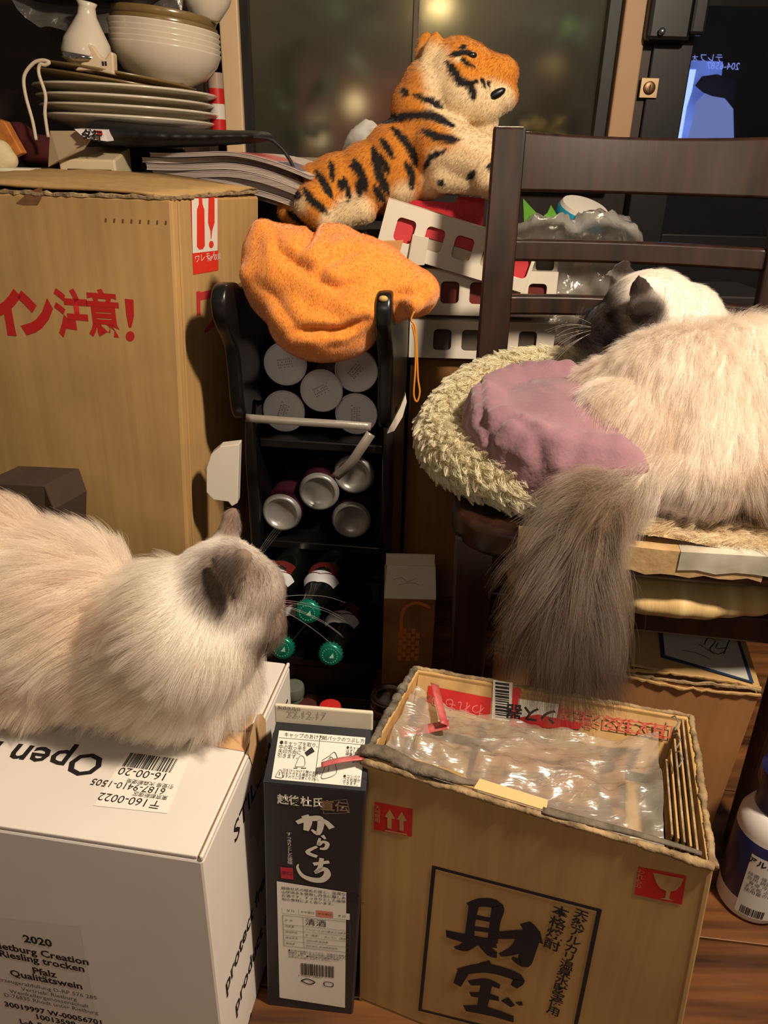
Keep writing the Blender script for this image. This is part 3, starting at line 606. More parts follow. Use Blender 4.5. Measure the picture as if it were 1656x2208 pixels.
ip = SG.rect('instruction_panel', 0.007, 0.003, 0.085, gh - 0.007, PAPER, sake, 0.0004)
for (u, v, q, r) in ((0.0445, 0.004, 0.0449, gh - 0.008), (0.008, gh - 0.0135, 0.084, gh - 0.0132)): SG.rect('panel_rule', u, v, q, r, INK, ip, 0.0007)
for txt, u, v, s_ in (('キャップのあけ方', 0.012, gh - 0.0105, 0.0045), ('紙パックのつぶし方', 0.047, gh - 0.0105, 0.0042), ('●キャップを取り、\n中の取っ手を\n矢印方向に\n引きます。', 0.009, gh - 0.0155, 0.0042),
                      ('爪をひっかけて開けますと\n爪をケガする場合があり\nますのでご注意ください。', 0.0155, 0.0125, 0.0029), ('●キャップを\nはずして図の\n順番に片面ず\nつ強く押し込\nみ、最後に', 0.069, gh - 0.0155, 0.0031), ('●コンパクトに\nゴミ処理が\nできます。', 0.069, 0.012, 0.0031)):
    SG.text('panel_lettering', txt, s_, (u, v), INK, ip, pix=False, va='CENTER' if '\n' not in txt else 'TOP', line=0.9, h=0.0007)
SG.strokes('panel_drawing', [([(0.010, 0.005), (0.0135, 0.0115), (0.0165, 0.005), (0.010, 0.005)], 0.0004), ([(0.0133, 0.0065), (0.0133, 0.0095)], 0.0006), ([(0.026, 0.015), (0.029, 0.024), (0.033, 0.023), (0.034, 0.016), (0.026, 0.015)], 0.0004), ([(0.025, 0.0135), (0.0285, 0.014)], 0.0007), ([(0.0315, 0.014), (0.036, 0.0145)], 0.0007), ([(0.034, 0.026), (0.040, 0.031)], [0.004, 0.005]),
                               ([(0.050, 0.008), (0.056, 0.026), (0.063, 0.013), (0.053, 0.007), (0.050, 0.008)], 0.0004), ([(0.056, 0.026), (0.0555, 0.013)], 0.0004), ([(0.049, 0.022), (0.055, 0.0265), (0.059, 0.03), (0.062, 0.026), (0.064, 0.021)], 0.0005)], INK, ip, pix=False, h=0.0007)
BRUSH = mat('brush_white', (216, 210, 196), 0.6)
SF.text('brush_lettering', '越後杜氏', 0.0122, (597, 1712), BRUSH, sake, width=0.85, bold=0.0003, va='TOP')
SF.frame('seal_frame', [(692, 1728), (748, 1722), (755, 1752), (698, 1754)], 0.0006, mat('dull_gold', (128, 104, 78), 0.5), sake)
SF.text('seal_lettering', '直伝', 0.013, (722, 1739), mat('dull_gold', (128, 104, 78)), sake, align='CENTER', va='CENTER', bold=0.0003)
mm = 0.00052
def px_strokes(face, name, data, m, parent, k):
    return face.strokes(name, [(p, [q * k for q in (wd if hasattr(wd, '__len__') else [wd])]) for p, wd in data], m, parent)
px_strokes(SF, 'brush_lettering', [
    ([(640, 1773), (660, 1766), (688, 1764), (692, 1775), (686, 1796), (672, 1788)], [8, 11, 13, 12, 9, 4]), ([(657, 1757), (664, 1770), (660, 1790)], [13, 16, 9]), ([(692, 1764), (704, 1772), (716, 1785)], [3, 9, 12]),   # ka
    ([(695, 1800), (702, 1808)], [7, 4]), ([(690, 1806), (687, 1820), (696, 1814), (706, 1818), (702, 1828), (690, 1829)], [4, 7, 6, 8, 7, 4]),                                                                            # ra
    ([(684, 1824), (663, 1836), (684, 1846)], [5, 8, 7]),                                                                                                                                                              # ku
    ([(676, 1862), (710, 1857)], [8, 7]), ([(694, 1849), (690, 1870), (680, 1880), (700, 1872), (706, 1884), (694, 1896), (672, 1895), (652, 1886), (642, 1870), (644, 1862)], [8, 9, 6, 9, 13, 13, 12, 8, 5, 2])], BRUSH, sake, mm)  # chi
SF.text('small_lettering', '\n'.join('すっきりとした後味'), 0.0052, (617, 1793), BRUSH, sake, line=0.88, va='TOP')
SF.rect('red_seal', *SF.px(606, 1893), *SF.px(632, 1871), mat('seal_red', (176, 40, 56), 0.6), sake)
SF.text('seal_lettering', '辛口', 0.0055, (619, 1882), INK, sake, align='CENTER', va='CENTER', h=0.0008)
a, b = SF.px(601, 2148), SF.px(745, 1915)
lp = SF.poly('back_label', [(597, 1899), (747, 1923), (744, 2172), (603, 2150)][::-1], PAPER, sake, 0.0005)
LL = SF.px(601, 2148); TLl = SF.px(599, 1903); lw = SF.px(745, 1925)[0] - TLl[0]; x0 = TLl[0] + 0.003; y1 = TLl[1] - 0.004
SF.text('label_lettering', '越後杜氏の極めた技と、湿潤な日本海\n山伏流水を使用し丹念に醸しあげた\nお酒です。すっきりとした後味が特徴で、\n旬の食材によく合います。', 0.0044, (x0, y1), INK, lp, pix=False, line=1.15, va='TOP', h=0.0008)
yb = y1 - 0.028
for k, (tx, cm) in enumerate((('甘 口', PAPER), ('やや甘口', PAPER), ('やや辛口', mat('pink_cell', (206, 130, 112), 0.7)), ('辛 口', PAPER))):
    cl = SF.rect('taste_cell', x0 + k * 0.0165, yb - 0.009, x0 + (k + 1) * 0.0165 - 0.0006, yb, cm, lp, 0.0007)
    SF.text('label_lettering', tx, 0.0034, (x0 + (k + 0.5) * 0.0165, yb - 0.0045), INK, lp, pix=False, align='CENTER', va='CENTER', h=0.0009)
yt = yb - 0.012
for (u, v, q, r) in ((0, 0, 0.066, 0.0004), (0, -0.045, 0.066, -0.0446), (0, -0.045, 0.0004, 0), (0.0656, -0.045, 0.066, 0), (0.02, -0.045, 0.0203, 0), (0, -0.013, 0.066, -0.0127), (0, -0.021, 0.066, -0.0207), (0, -0.029, 0.066, -0.0287), (0, -0.037, 0.066, -0.0367)):
    SF.rect('table_rule', x0 + u, yt + v, x0 + q, yt + r, GREYINK, lp, 0.0008)
SF.text('label_lettering', '清酒', 0.0105, (x0 + 0.022, yt - 0.0065), INK, lp, pix=False, va='CENTER', h=0.0009)
for k, tx in enumerate(('アルコール分15度以上16度未満', '米（国産）、米こうじ（国産米）', '1800ml詰 製造者', '株式会社 新潟県新潟市')):
    SF.text('label_lettering', tx, 0.0031, (x0 + 0.022, yt - 0.017 - k * 0.008), GREYINK, lp, pix=False, va='CENTER', h=0.0009)
for k, tx in enumerate(('品  目', '内容量', '原材料名', '精米歩合', '製造者')):
    SF.text('label_lettering', tx, 0.0031, (x0 + 0.002, yt - 0.0065 - k * 0.0085), GREYINK, lp, pix=False, va='CENTER', h=0.0009)
SF.text('label_lettering', '●お酒は20歳になってから。妊娠中や授乳期の\n飲酒は、胎児・乳児の発育に影響するおそれ\nがあります。●開封後は冷蔵庫に保存し、\nお早めにお召し上がりください。', 0.0030, (x0 + 0.004, yt - 0.049), INK, lp, pix=False, line=1.1, va='TOP', h=0.0009)
SF.barcode('barcode', x0 + 0.016, yt - 0.086, x0 + 0.050, yt - 0.068, INK, lp, n=30, h=0.0009, seed=8)
SF.text('label_lettering', '4 901234 567894' if False else '4  975512  140271', 0.0032, (x0 + 0.013, yt - 0.088), INK, lp, pix=False, va='CENTER', h=0.0009)
SF.strokes('recycling_mark', [([(x0 + 0.016, yt - 0.096), (x0 + 0.022, yt - 0.092), (x0 + 0.030, yt - 0.096), (x0 + 0.024, yt - 0.100), (x0 + 0.016, yt - 0.096)], 0.0014), ([(x0 + 0.040, yt - 0.1), (x0 + 0.040, yt - 0.094), (x0 + 0.048, yt - 0.094), (x0 + 0.048, yt - 0.1), (x0 + 0.040, yt - 0.1)], 0.0009)], INK, lp, pix=False, h=0.0009)

# ---- open shochu carton in front
ZB = 0.33
q0, q1, q2, q3 = atz(778, 1640, ZB), atz(1540, 1870, ZB), atz(1490, 1545, ZB), atz(895, 1440, ZB)
sho = empty('open_carton', (q0.x, q0.y, 0), 'worn open kraft carton with black framed brush characters and a plastic liner', 'cardboard box')
b0, b1, b2, b3 = (Vector((q.x, q.y, 0)) for q in (q0, q1, q2, q3)); dq = yaw(q1.x - q0.x, q1.y - q0.y); b0 += dq * 0.002; b1 += dq * 0.02; b2 += dq * 0.012
cen = (q0 + q1 + q2 + q3) / 4; TH = 0.005
def wallp(name, pb, qb, qt, pt):
    n = (qb - pb).cross(pt - pb).normalized(); 
    if n.dot(cen - pb) < 0: n = -n
    return MB().slab([pb, qb, qt, pt], n * TH).build(name, KRAFT, sho, bevel=0.0012)
wallp('front_panel', b0, b1, q1, q0); wallp('side_panel', b1, b2, q2, q1); wallp('back_panel', b2, b3, q3, q2); wallp('side_panel', b3, b0, q0, q3)
MB().slab([b0, b1, b2, b3], (0, 0, 0.004)).build('base_panel', KRAFT, sho)
def rim(a, b, r, name, m, nz=0.0018, seed=1, off=(0, 0, 0)):
    rg = random.Random(seed); k = 150
    def wander(amp):
        q = np.array([rg.gauss(0, 1) for _ in range(k + 1)]); q = np.convolve(q, np.ones(7) / 7, 'same') * 2.2; return q * amp
    dx, dy, dz, dr = wander(nz), wander(nz), wander(nz), wander(0.16)
    path = [a.lerp(b, i / k) + Vector((dx[i], dy[i], dz[i])) + Vector(off) for i in range(k + 1)]
    return MB().tube(path, [r * (1 + dr[i] + rg.uniform(-0.05, 0.05)) for i in range(k + 1)], 7).build(name, m, sho, smooth=True)
rim(q0, q1, 0.0032, 'ragged_rim', KEDGE, 0.0004, 1); rim(q1, q2, 0.003, 'ragged_rim', KEDGE, 0.0005, 2); rim(q2, q3, 0.0024, 'ragged_rim', KEDGE, 0.0005, 3); rim(q3, q0, 0.0036, 'ragged_rim', mat('grey_frayed_board', (126, 116, 98), 0.95, rgb2=(70, 62, 52), scale=90, bump=0.5, bscale=200), 0.0006, 4)
inn = lambda u, v, z: (q0.lerp(q1, u)).lerp(q3.lerp(q2, u), v) + Vector((0, 0, z - ZB))
GREYROLL = mat('grey_worn_tape', (120, 108, 92), 0.85, rgb2=(74, 64, 54), scale=70, bump=0.6, bscale=150)
path = [inn(u, 0.045 + 0.02 * math.sin(u * 20), ZB + 0.006 + 0.002 * math.sin(u * 33)) for u in np.linspace(-0.01, 0.36, 16)]
MB().tube(path, [0.006, 0.0075, 0.007, 0.008, 0.0075, 0.008, 0.0075, 0.007, 0.0075, 0.007, 0.006, 0.0058, 0.005, 0.004, 0.003, 0.002], 8, flat=0.55).build('rolled_flap_edge', GREYROLL, sho, smooth=True)
path = [inn(u, 0.03 + 0.012 * math.sin(u * 9), ZB + 0.003) for u in np.linspace(0.55, 0.97, 18)]
MB().tube(path, [0.0045 * (1 - 0.5 * i / 17) for i in range(18)], 7, flat=0.5).build('rolled_flap_edge', GREYROLL, sho, smooth=True)
MB().slab([inn(0.35, 0.012, ZB + 0.004), inn(0.56, 0.012, ZB + 0.0035), inn(0.56, 0.075, ZB + 0.005), inn(0.36, 0.08, ZB + 0.006)], (0, 0, 0.001)).build('packing_tape', mat('pale_tape', (214, 180, 126), 0.35), sho)
MB().slab([inn(0.02, 0.02, ZB + 0.002), inn(0.36, 0.02, ZB + 0.002), inn(0.3, 0.16, ZB - 0.006), inn(0.03, 0.17, ZB - 0.006)], (0, 0, 0.0015)).build('torn_flap', KRAFT2, sho)
for k in range(5):   # layered corrugated side flaps on the right
    a = 0.958 - 0.013 * k; p_, q_ = inn(a, 0.05 + 0.03 * k, ZB - 0.03), inn(a + 0.004, 0.93 - 0.06 * k, ZB - 0.03); nn = (q_ - p_).cross(Z).normalized(); MB().slab([p_, q_, q_ + Vector((0, 0, 0.035 - 0.004 * k)), p_ + Vector((0, 0, 0.033 - 0.003 * k))], nn * 0.0016).build('side_flap_layer', KRAFT2 if k % 2 else KEDGE, sho)
for k in range(3): MB().tube([inn(0.935, 0.55 + 0.14 * k, ZB + 0.004), inn(0.945, 0.58 + 0.14 * k, ZB + 0.009), inn(0.938, 0.64 + 0.14 * k, ZB + 0.008), inn(0.93, 0.66 + 0.14 * k, ZB + 0.003)], 0.0007, 5).build('wire_staple', STEEL, sho)
# rear inner flap with stickers
f0, f1 = inn(0.02, 0.965, ZB - 0.004), inn(0.985, 0.965, ZB - 0.004); d0, d1 = inn(0.03, 0.80, ZB - 0.05), inn(0.98, 0.80, ZB - 0.05)
BF = Face(d0, d1 - d0, f0 - d0)
rear = MB().slab([d0, d1, f1, f0], -BF.n * 0.003).build('inner_flap', KRAFT2, sho)
t1 = BF.poly('red_tape', [(924, 1478), (1060, 1505), (1056, 1552), (920, 1512)][::-1], REDINK, rear, 0.0006)
BF.text('tape_lettering', 'われもの', 0.014, (1045, 1532), mat('pink_ink', (214, 110, 110), 0.6), rear, h=0.0009, rot=R_(180), va='CENTER')
BF.poly('barcode_label', [(1064, 1466), (1106, 1472), (1102, 1556), (1060, 1550)][::-1], PAPER, rear, 0.0006)
mbx = MB(); rg = random.Random(5); yq = 1470
while yq < 1546:
    hq = rg.choice((2, 3, 5)); pts = [BF.px(1068, yq), BF.px(1098, yq + 4), BF.px(1098, yq + 4 + hq), BF.px(1068, yq + hq)]; mbx.quad(*[BF.P(*p, 0.0009) for p in pts][::-1]); yq += hq + rg.choice((2, 3))
mbx.build('barcode', INK, rear)
BF.poly('red_tape', [(1104, 1480), (1124, 1484), (1116, 1560), (1098, 1556)][::-1], REDINK, rear, 0.0006)
wl_ = BF.poly('sticker', [(1118, 1506), (1205, 1518), (1196, 1568), (1112, 1560)][::-1], PAPER, rear, 0.0006)
BF.text('sticker_lettering', 'ンス器', 0.017, (1202, 1545), INK, rear, h=0.0009, rot=R_(184), va='CENTER', bold=0.0004)
BF.poly('red_tape', [(1112, 1548), (1160, 1540), (1255, 1560), (1250, 1572), (1100, 1566)][::-1], REDINK, rear, 0.0008)
FADR = mat('faded_red_print', (190, 84, 70), 0.7)
BF.frame('printed_frame', [(1302, 1546), (1450, 1566), (1446, 1592), (1298, 1572)][::-1], 0.0012, FADR, rear)
BF.text('printed_lettering', '取扱注意', 0.0155, (1440, 1577), FADR, rear, rot=R_(182), va='CENTER', width=1.9, bold=0.0)
BF.text('printed_lettering', '品につき\nこの商品', 0.010, (1282, 1552), FADR, rear, rot=R_(182), va='CENTER', bold=0.0)
# things inside: folded board and the plastic liner
MB().hexa([inn(0.04, 0.06, 0.2), inn(0.88, 0.06, 0.2), inn(0.88, 0.88, 0.2), inn(0.04, 0.88, 0.2), inn(0.04, 0.06, 0.280), inn(0.88, 0.06, 0.284), inn(0.88, 0.82, 0.266), inn(0.04, 0.82, 0.266)]).build('inner_board', KRAFT2, sho, bevel=0.002)
MB().hexa([inn(0.30, 0.42, 0.275), inn(0.80, 0.40, 0.275), inn(0.80, 0.82, 0.27), inn(0.30, 0.82, 0.27), inn(0.30, 0.42, 0.286), inn(0.80, 0.40, 0.288), inn(0.80, 0.82, 0.290), inn(0.30, 0.82, 0.290)]).build('inner_board', KRAFT3, sho, bevel=0.002)
lin = MB(); nu, nv = 70, 44
for i in range(nu):
    for j in range(nv):
        u, v = i / (nu - 1), j / (nv - 1); p = inn(0.035 + u * 0.85, 0.035 + v * 0.80, 0)
        q = Vector((p.x * 28, p.y * 28, 1.3)); n1 = noise.fractal(q, 0.7, 2.1, 4); rdg = 1 - abs(noise.noise(Vector((p.x * 34 + p.y * 22, p.y * 14 - p.x * 10, 0.4)))) * 2
        edge = min(u, 1 - u, v) * 6
        z = 0.306 + 0.006 * n1 + 0.005 * rdg + 0.016 * max(0, 1 - edge) + (0.010 * math.exp(-((v - 0.45) / 0.12) ** 2) * (u > 0.1))
        lin.v.append((p.x, p.y, max(0.293, min(z, ZB - 0.009 if v < 0.2 else ZB + 0.002))))
lin.f = [(i * nv + j, (i + 1) * nv + j, (i + 1) * nv + j + 1, i * nv + j + 1) for i in range(nu - 1) for j in range(nv - 1)]
liner = tag(lin.build('plastic_liner', FILM, None, smooth=True), 'crumpled clear plastic bag lining the open kraft carton', 'plastic bag')
RT = mat('red_film_tape', (170, 40, 46), 0.3, rgb2=(206, 120, 116), scale=45, coat=0.3)
def ribbon(name, pts, wd, m, parent, up=(0, 0, 1), th=0.0006):
    pts = smooth_line(pts, 5); mb = MB(); n = len(pts); up = Vector(up)
    for i, p in enumerate(pts):
        t = (pts[min(i + 1, n - 1)] - pts[max(i - 1, 0)]).normalized(); s_ = t.cross(up).normalized() * wd / 2; mb.v += [tuple(p - s_), tuple(p + s_)]
    mb.f = [(2 * i, 2 * i + 1, 2 * i + 3, 2 * i + 2) for i in range(n - 1)]
    o = mb.build(name, m, parent, smooth=True); sd = o.modifiers.new('s', 'SOLIDIFY'); sd.thickness = th; return o
tag(ribbon('red_tape_scrap', [inn(0.05, 0.42, 0.315), inn(0.13, 0.52, 0.316), inn(0.20, 0.56, 0.322)], 0.012, RT, None), 'strip of red tape lying flat on the plastic liner', 'tape')
tag(ribbon('red_tape_scrap', [inn(0.10, 0.86, 0.330), inn(0.14, 0.70, 0.330), inn(0.19, 0.52, 0.326)], 0.009, RT, None, (0.5, 0, 1)), 'twisted red and white tape scrap standing up in the plastic liner', 'tape')
tag(ribbon('red_strap_end', [q0 + Vector((0.002, 0.0, 0.004)), q0 + Vector((-0.018, -0.004, 0.004)), q0 + Vector((-0.034, -0.006, 0.0))], 0.006, RT, None), 'twisted red tape end poking from the open carton across the sake carton', 'tape')
ZF = Face(b0, b1 - b0, q0 - b0)
for pts, kind in (([(808, 1728), (890, 1744), (888, 1804), (806, 1788)], 'up'), ([(1376, 1868), (1480, 1888), (1470, 1950), (1368, 1928)], 'glass'), ([(793, 2200), (838, 2212), (838, 2260), (793, 2250)], '')):
    mk = ZF.poly('handling_mark', pts[::-1], mat('box_red', (198, 40, 36), 0.6), sho, 0.0004)
    CB = KRAFT
    if kind == 'up':
        for x in (840, 866): ZF.poly('arrow', [(x - 4, 1784 + (x - 840) * .2), (x - 4, 1762 + (x - 840) * .2), (x - 10, 1760 + (x - 840) * .2), (x + 1, 1744 + (x - 840) * .2), (x + 12, 1764 + (x - 840) * .2), (x + 5, 1764 + (x - 840) * .2), (x + 5, 1786 + (x - 840) * .2)][::-1], CB, mk, 0.0007)
        ZF.poly('arrow_base', [(831, 1788), (878, 1797), (878, 1800), (831, 1791)][::-1], CB, mk, 0.0007)
        ZF.text('mark_lettering', '\n'.join('天地無用'), 0.0058, (815, 1735), CB, mk, line=0.92, align='CENTER', va='TOP', h=0.0007)
    elif kind == 'glass':
        ZF.poly('glass_mark', [(1408, 1880), (1474, 1893), (1468, 1908), (1458, 1918), (1446, 1921), (1443, 1936), (1452, 1941), (1422, 1936), (1434, 1934), (1437, 1920), (1424, 1914), (1416, 1903)][::-1], CB, mk, 0.0007)
        ZF.text('mark_lettering', '\n'.join('われもの'), 0.0058, (1384, 1873), CB, mk, line=0.92, align='CENTER', va='TOP', h=0.0007)
ZF.frame('printed_frame', [(932, 1865), (1298, 1960), (1235, 2262), (902, 2178)][::-1], 0.0036, NAVY, sho)
kz = 0.00078
px_strokes(ZF, 'brush_lettering', [
    ([(1022, 1950), (1016, 1985), (1012, 2022)], [12, 10, 12]), ([(1010, 1952), (1040, 1945), (1072, 1952), (1068, 1985), (1062, 2030)], [8, 13, 16, 12, 12]), ([(1024, 1976), (1064, 1984)], [8, 7]), ([(1018, 2000), (1060, 2006)], [8, 7]),
    ([(962, 2012), (1010, 2024), (1070, 2034)], [12, 16, 14]), ([(1018, 2030), (1000, 2042), (980, 2042)], [14, 12, 3]), ([(1036, 2034), (1058, 2052), (1072, 2058)], [8, 16, 10]),
    ([(1066, 2016), (1120, 2014), (1168, 2020)], [10, 14, 20]), ([(1132, 1988), (1146, 2010), (1138, 2048), (1128, 2074), (1104, 2064)], [14, 20, 18, 16, 3]), ([(1128, 2022), (1112, 2046), (1078, 2058)], [16, 13, 5]),
    ([(1044, 2072), (1056, 2086)], [16, 10]), ([(1000, 2092), (986, 2122)], [14, 10]), ([(990, 2094), (1050, 2086), (1116, 2106), (1108, 2126)], [10, 16, 16, 8]),
    ([(1012, 2118), (1050, 2116), (1078, 2126)], [8, 12, 8]), ([(1050, 2112), (1044, 2150), (1038, 2174)], [14, 13, 12]), ([(1014, 2142), (1050, 2146), (1076, 2152)], [7, 11, 8]), ([(1002, 2172), (1050, 2178), (1108, 2196)], [10, 16, 12]), ([(1088, 2152), (1106, 2168)], [14, 8]), ([(1118, 2158), (1124, 2166)], [10, 5])], NAVY, sho, kz)
ZF.text('printed_lettering', '\n'.join('本格焼酎'), 0.0145, (1212, 1955), NAVY, sho, line=1.0, align='CENTER', va='TOP', bold=0.00022, rot=R_(-3))
ZF.text('printed_lettering', '\n'.join('天然アルカリ温泉水財宝使用'), 0.0125, (1256, 1962), NAVY, sho, line=0.90, align='CENTER', va='TOP', bold=0.0002, rot=R_(-3))

# ---- big kraft carton under the chair
ZU = 0.262
u0, u1 = atz(1066, 1396, ZU), atz(1640, 1492, ZU); e1u = yaw(u1.x - u0.x, u1.y - u0.y); e2u = yaw(-e1u.y, e1u.x); Wu = (u1 - u0).length; Du = 0.2
und = empty('storage_carton', (u0.x, u0.y, 0), 'large brown kraft carton pushed under the chair with a dated paper on top', 'cardboard box')
def ub(a, b, z): return Vector((u0.x, u0.y, 0)) + e1u * a + e2u * b + Z * z
MB().hexa([ub(0, 0, 0), ub(Wu - 0.012, 0, 0), ub(Wu - 0.012, Du, 0), ub(0, Du, 0), ub(0, 0, ZU - 0.008), ub(Wu, 0, ZU - 0.008), ub(Wu, Du, ZU - 0.008), ub(0, Du, ZU - 0.008)]).build('body', KRAFT3, und, bevel=0.002)
for k in range(3):
    rg = random.Random(20 + k); path = [ub(t * Wu, -0.002 + 0.003 * k, ZU - 0.007 + 0.0035 * k + 0.004 * math.sin(t * 7 + k) * (0.3 + t)) + Vector((rg.gauss(0, .0006), rg.gauss(0, .0006), rg.gauss(0, .0006))) for t in np.linspace(0, 1, 60)]
    MB().tube(path, [0.002 * rg.uniform(.7, 1.3) for _ in path], 6).build('torn_flap_edge', KEDGE if k % 2 else KRAFT2, und)
MB().slab([ub(0.0, 0.002, ZU - 0.002), ub(Wu * 0.52, 0.004, ZU - 0.001), ub(Wu * 0.52, Du - 0.01, ZU), ub(0, Du - 0.01, ZU)], (0, 0, 0.003)).build('top_flap', KRAFT3, und)
MB().slab([ub(Wu * 0.53, 0.006, ZU + 0.002), ub(Wu, 0.002, ZU), ub(Wu, Du - 0.01, ZU), ub(Wu * 0.53, Du - 0.01, ZU)], (0, 0, 0.003)).build('top_flap', KRAFT2, und)
UT = Face(ub(0, 0, ZU + 0.0052), e1u, e2u)
UT.poly('blue_border', [(1418, 1350), (1592, 1372), (1626, 1474), (1425, 1418)][::-1], mat('dark_blue_paper', (30, 48, 78), 0.6), und, 0.0004)
nt_ = UT.poly('note_paper', [(1428, 1352), (1586, 1374), (1615, 1468), (1434, 1414)][::-1], mat('grey_note_paper', (176, 172, 164), 0.7), und, 0.0009)
UT.strokes('handwriting', [([(1470, 1404), (1502, 1410), (1532, 1424)], 0.0012), ([(1506, 1390), (1540, 1412)], 0.0012), ([(1518, 1392), (1526, 1378), (1542, 1384), (1530, 1402), (1546, 1412), (1560, 1408)], 0.0014), ([(1548, 1388), (1544, 1400), (1568, 1398)], 0.0014), ([(1572, 1382), (1560, 1412)], 0.0014)], INK, nt_, h=0.0013)
# dark blue crumpled wrapper on it
c = ub(0.03, 0.05, ZU + 0.004)
m_ = MB(); m_.ell(c + Vector((0.02, 0.0, 0.006)), (0.034, 0.022, 0.010), 14).ell(c + Vector((0.05, 0.01, 0.008)), (0.024, 0.02, 0.010), 12)
wr = blob('snack_wrapper', m_, mat('navy_wrapper', (26, 44, 66), 0.2, rgb2=(14, 26, 42), scale=40, coat=0.5, bump=0.8, bscale=70), None, 0.004, 1); tag(wr, 'crumpled dark blue wrapper lying on the brown carton under the chair', 'wrapper')

# ---- small carton with basket print beside the chair leg
YS = 0.93
g0, g1 = at(828, 1290, YS), at(940, 1296, YS); tz = g0.z
smc = empty('small_carton', (g0.x, g0.y, 0), 'small orange-brown carton with a woven basket print and a white slanted top', 'cardboard box')
sx = g1.x - g0.x
MB().hexa([(g0.x, YS, 0), (g1.x, YS, 0), (g1.x, YS + 0.1, 0), (g0.x, YS + 0.1, 0), (g0.x, YS, tz), (g1.x, YS, tz), (g1.x, YS + 0.1, tz), (g0.x, YS + 0.1, tz)]).build('body', mat('orange_brown_board', (150, 100, 50), 0.6, rgb2=(104, 66, 34), scale=14), smc, bevel=0.0015)
MB().add([(g0.x, YS, tz), (g1.x, YS, tz), (g1.x, YS + 0.1, tz), (g0.x, YS + 0.1, tz), (g0.x + 0.004, YS + 0.045, tz + 0.03), (g1.x, YS + 0.045, tz + 0.03), (g1.x, YS + 0.055, tz + 0.03), (g0.x + 0.004, YS + 0.055, tz + 0.03)],
         [(0, 1, 5, 4), (1, 2, 6, 5), (2, 3, 7, 6), (3, 0, 4, 7), (4, 5, 6, 7)]).build('slanted_top', mat('dim_white_board', (200, 190, 166), 0.6), smc)
MB().box((g0.x + sx / 2, YS + 0.05, tz + 0.038), (sx * 0.96, 0.004, 0.018)).build('top_fin', mat('dim_white_board', (200, 190, 166)), smc)
SC = Face((g0.x, YS, 0), (1, 0, 0), Z)
for r_ in range(8):
    for k in range(5):
        if (r_ + k) % 2 == 0:
            xx = g0.x + 0.026 + k * 0.0065; zz = tz - 0.075 + 0.007 * r_ - 0.03; MB().box((xx, YS - 0.0005, zz), (0.0058, 0.0012, 0.0085)).build('basket_weave', mat('orange_print', (196, 112, 44), 0.6), smc)
SC.strokes('basket_handle', [([(sx * 0.35, tz - 0.06), (sx * 0.38, tz - 0.02), (sx * 0.62, tz - 0.006), (sx * 0.9, tz - 0.014)], 0.005)], mat('orange_print', (196, 112, 44)), smc, pix=False)
SCT = Face((g0.x, YS, tz), (1, 0, 0), (0, 0.045, 0.03)); SCT.strokes('handwriting', [([(0.012, 0.03), (0.025, 0.034), (0.034, 0.028), (0.046, 0.033)], 0.0006), ([(0.02, 0.022), (0.04, 0.026), (0.052, 0.022)], 0.0006)], GREYINK, smc, pix=False)

# ================================================================== BLACK BOTTLE RACK
ra = R_(-6); rex, rey = Vector((math.cos(ra), math.sin(ra), 0)), Vector((-math.sin(ra), math.cos(ra), 0)); RO = Vector((-0.113, 0.962, 0))
def rk(x, y, z): return RO + rex * x + rey * y + Z * z
rack = empty('bottle_rack', rk(0, 0.15, 0), 'black lacquered bottle rack with wavy side boards holding cans and bottles', 'rack')
def board(name, prof, x, th, m, bev=0.005):
    me = curve2d([prof], th, bev, 3)
    o_ = rk(x, 0, 0); me.transform(Matrix(((rey.x, 0, rex.x, o_.x), (rey.y, 0, rex.y, o_.y), (0, 1, 0, 0), (0, 0, 0, 1))))
    o = link(name, me, m, rack, smooth=True); me.set_sharp_from_angle(angle=R_(50)); return o
up = [(p.x, p.y) for p in smooth_line([Vector(q + (0,)) for q in ((-0.004, 0.642), (0.012, 0.657), (0.05, 0.655), (0.09, 0.645), (0.26, 0.645), (0.278, 0.62), (0.278, 0.47), (0.16, 0.462), (0.10, 0.478), (0.085, 0.462), (0.06, 0.462), (0.046, 0.485), (0.042, 0.535), (0.034, 0.57), (0.008, 0.60), (-0.004, 0.62))], 5, True)]
low = [(p.x, p.y) for p in smooth_line([Vector(q + (0,)) for q in ((0.105, 0.005), (0.105, 0.2), (0.10, 0.40), (0.108, 0.455), (0.12, 0.470), (0.135, 0.462), (0.27, 0.462), (0.278, 0.44), (0.278, 0.005))], 4, True)]
for sx_ in (-0.106, 0.106): board('side_board', up, sx_, 0.021, BLACKLAC)
for sx_ in (-0.107, 0.107): board('lower_side_board', low, sx_, 0.018, BLACKLAC)
Mr = Matrix.Rotation(ra, 3, 'Z')
for z, yy0, yy1 in ((0.405, 0.12, 0.278), (0.231, 0.115, 0.278), (0.070, 0.02, 0.278)): MB().box(rk(0, (yy0 + yy1) / 2, z), (0.194, yy1 - yy0, 0.014), Mr).build('shelf', BLACKLAC, rack, bevel=0.002)
MB().box(rk(0, 0.286, 0.32), (0.23, 0.006, 0.62), Mr).build('back_panel', BLACKLAC, rack)
MB().box(rk(0, 0.15, 0.031), (0.194, 0.25, 0.06), Mr).build('base_drawer', BLACKLAC, rack, bevel=0.003)
# worn pale spot on one tip
sp = rk(0.106, -0.001, 0.65); MB().ell(sp, (0.006, 0.004, 0.004), 12).build('worn_tip', mat('bare_wood', (190, 160, 96), 0.6), rack, smooth=True)
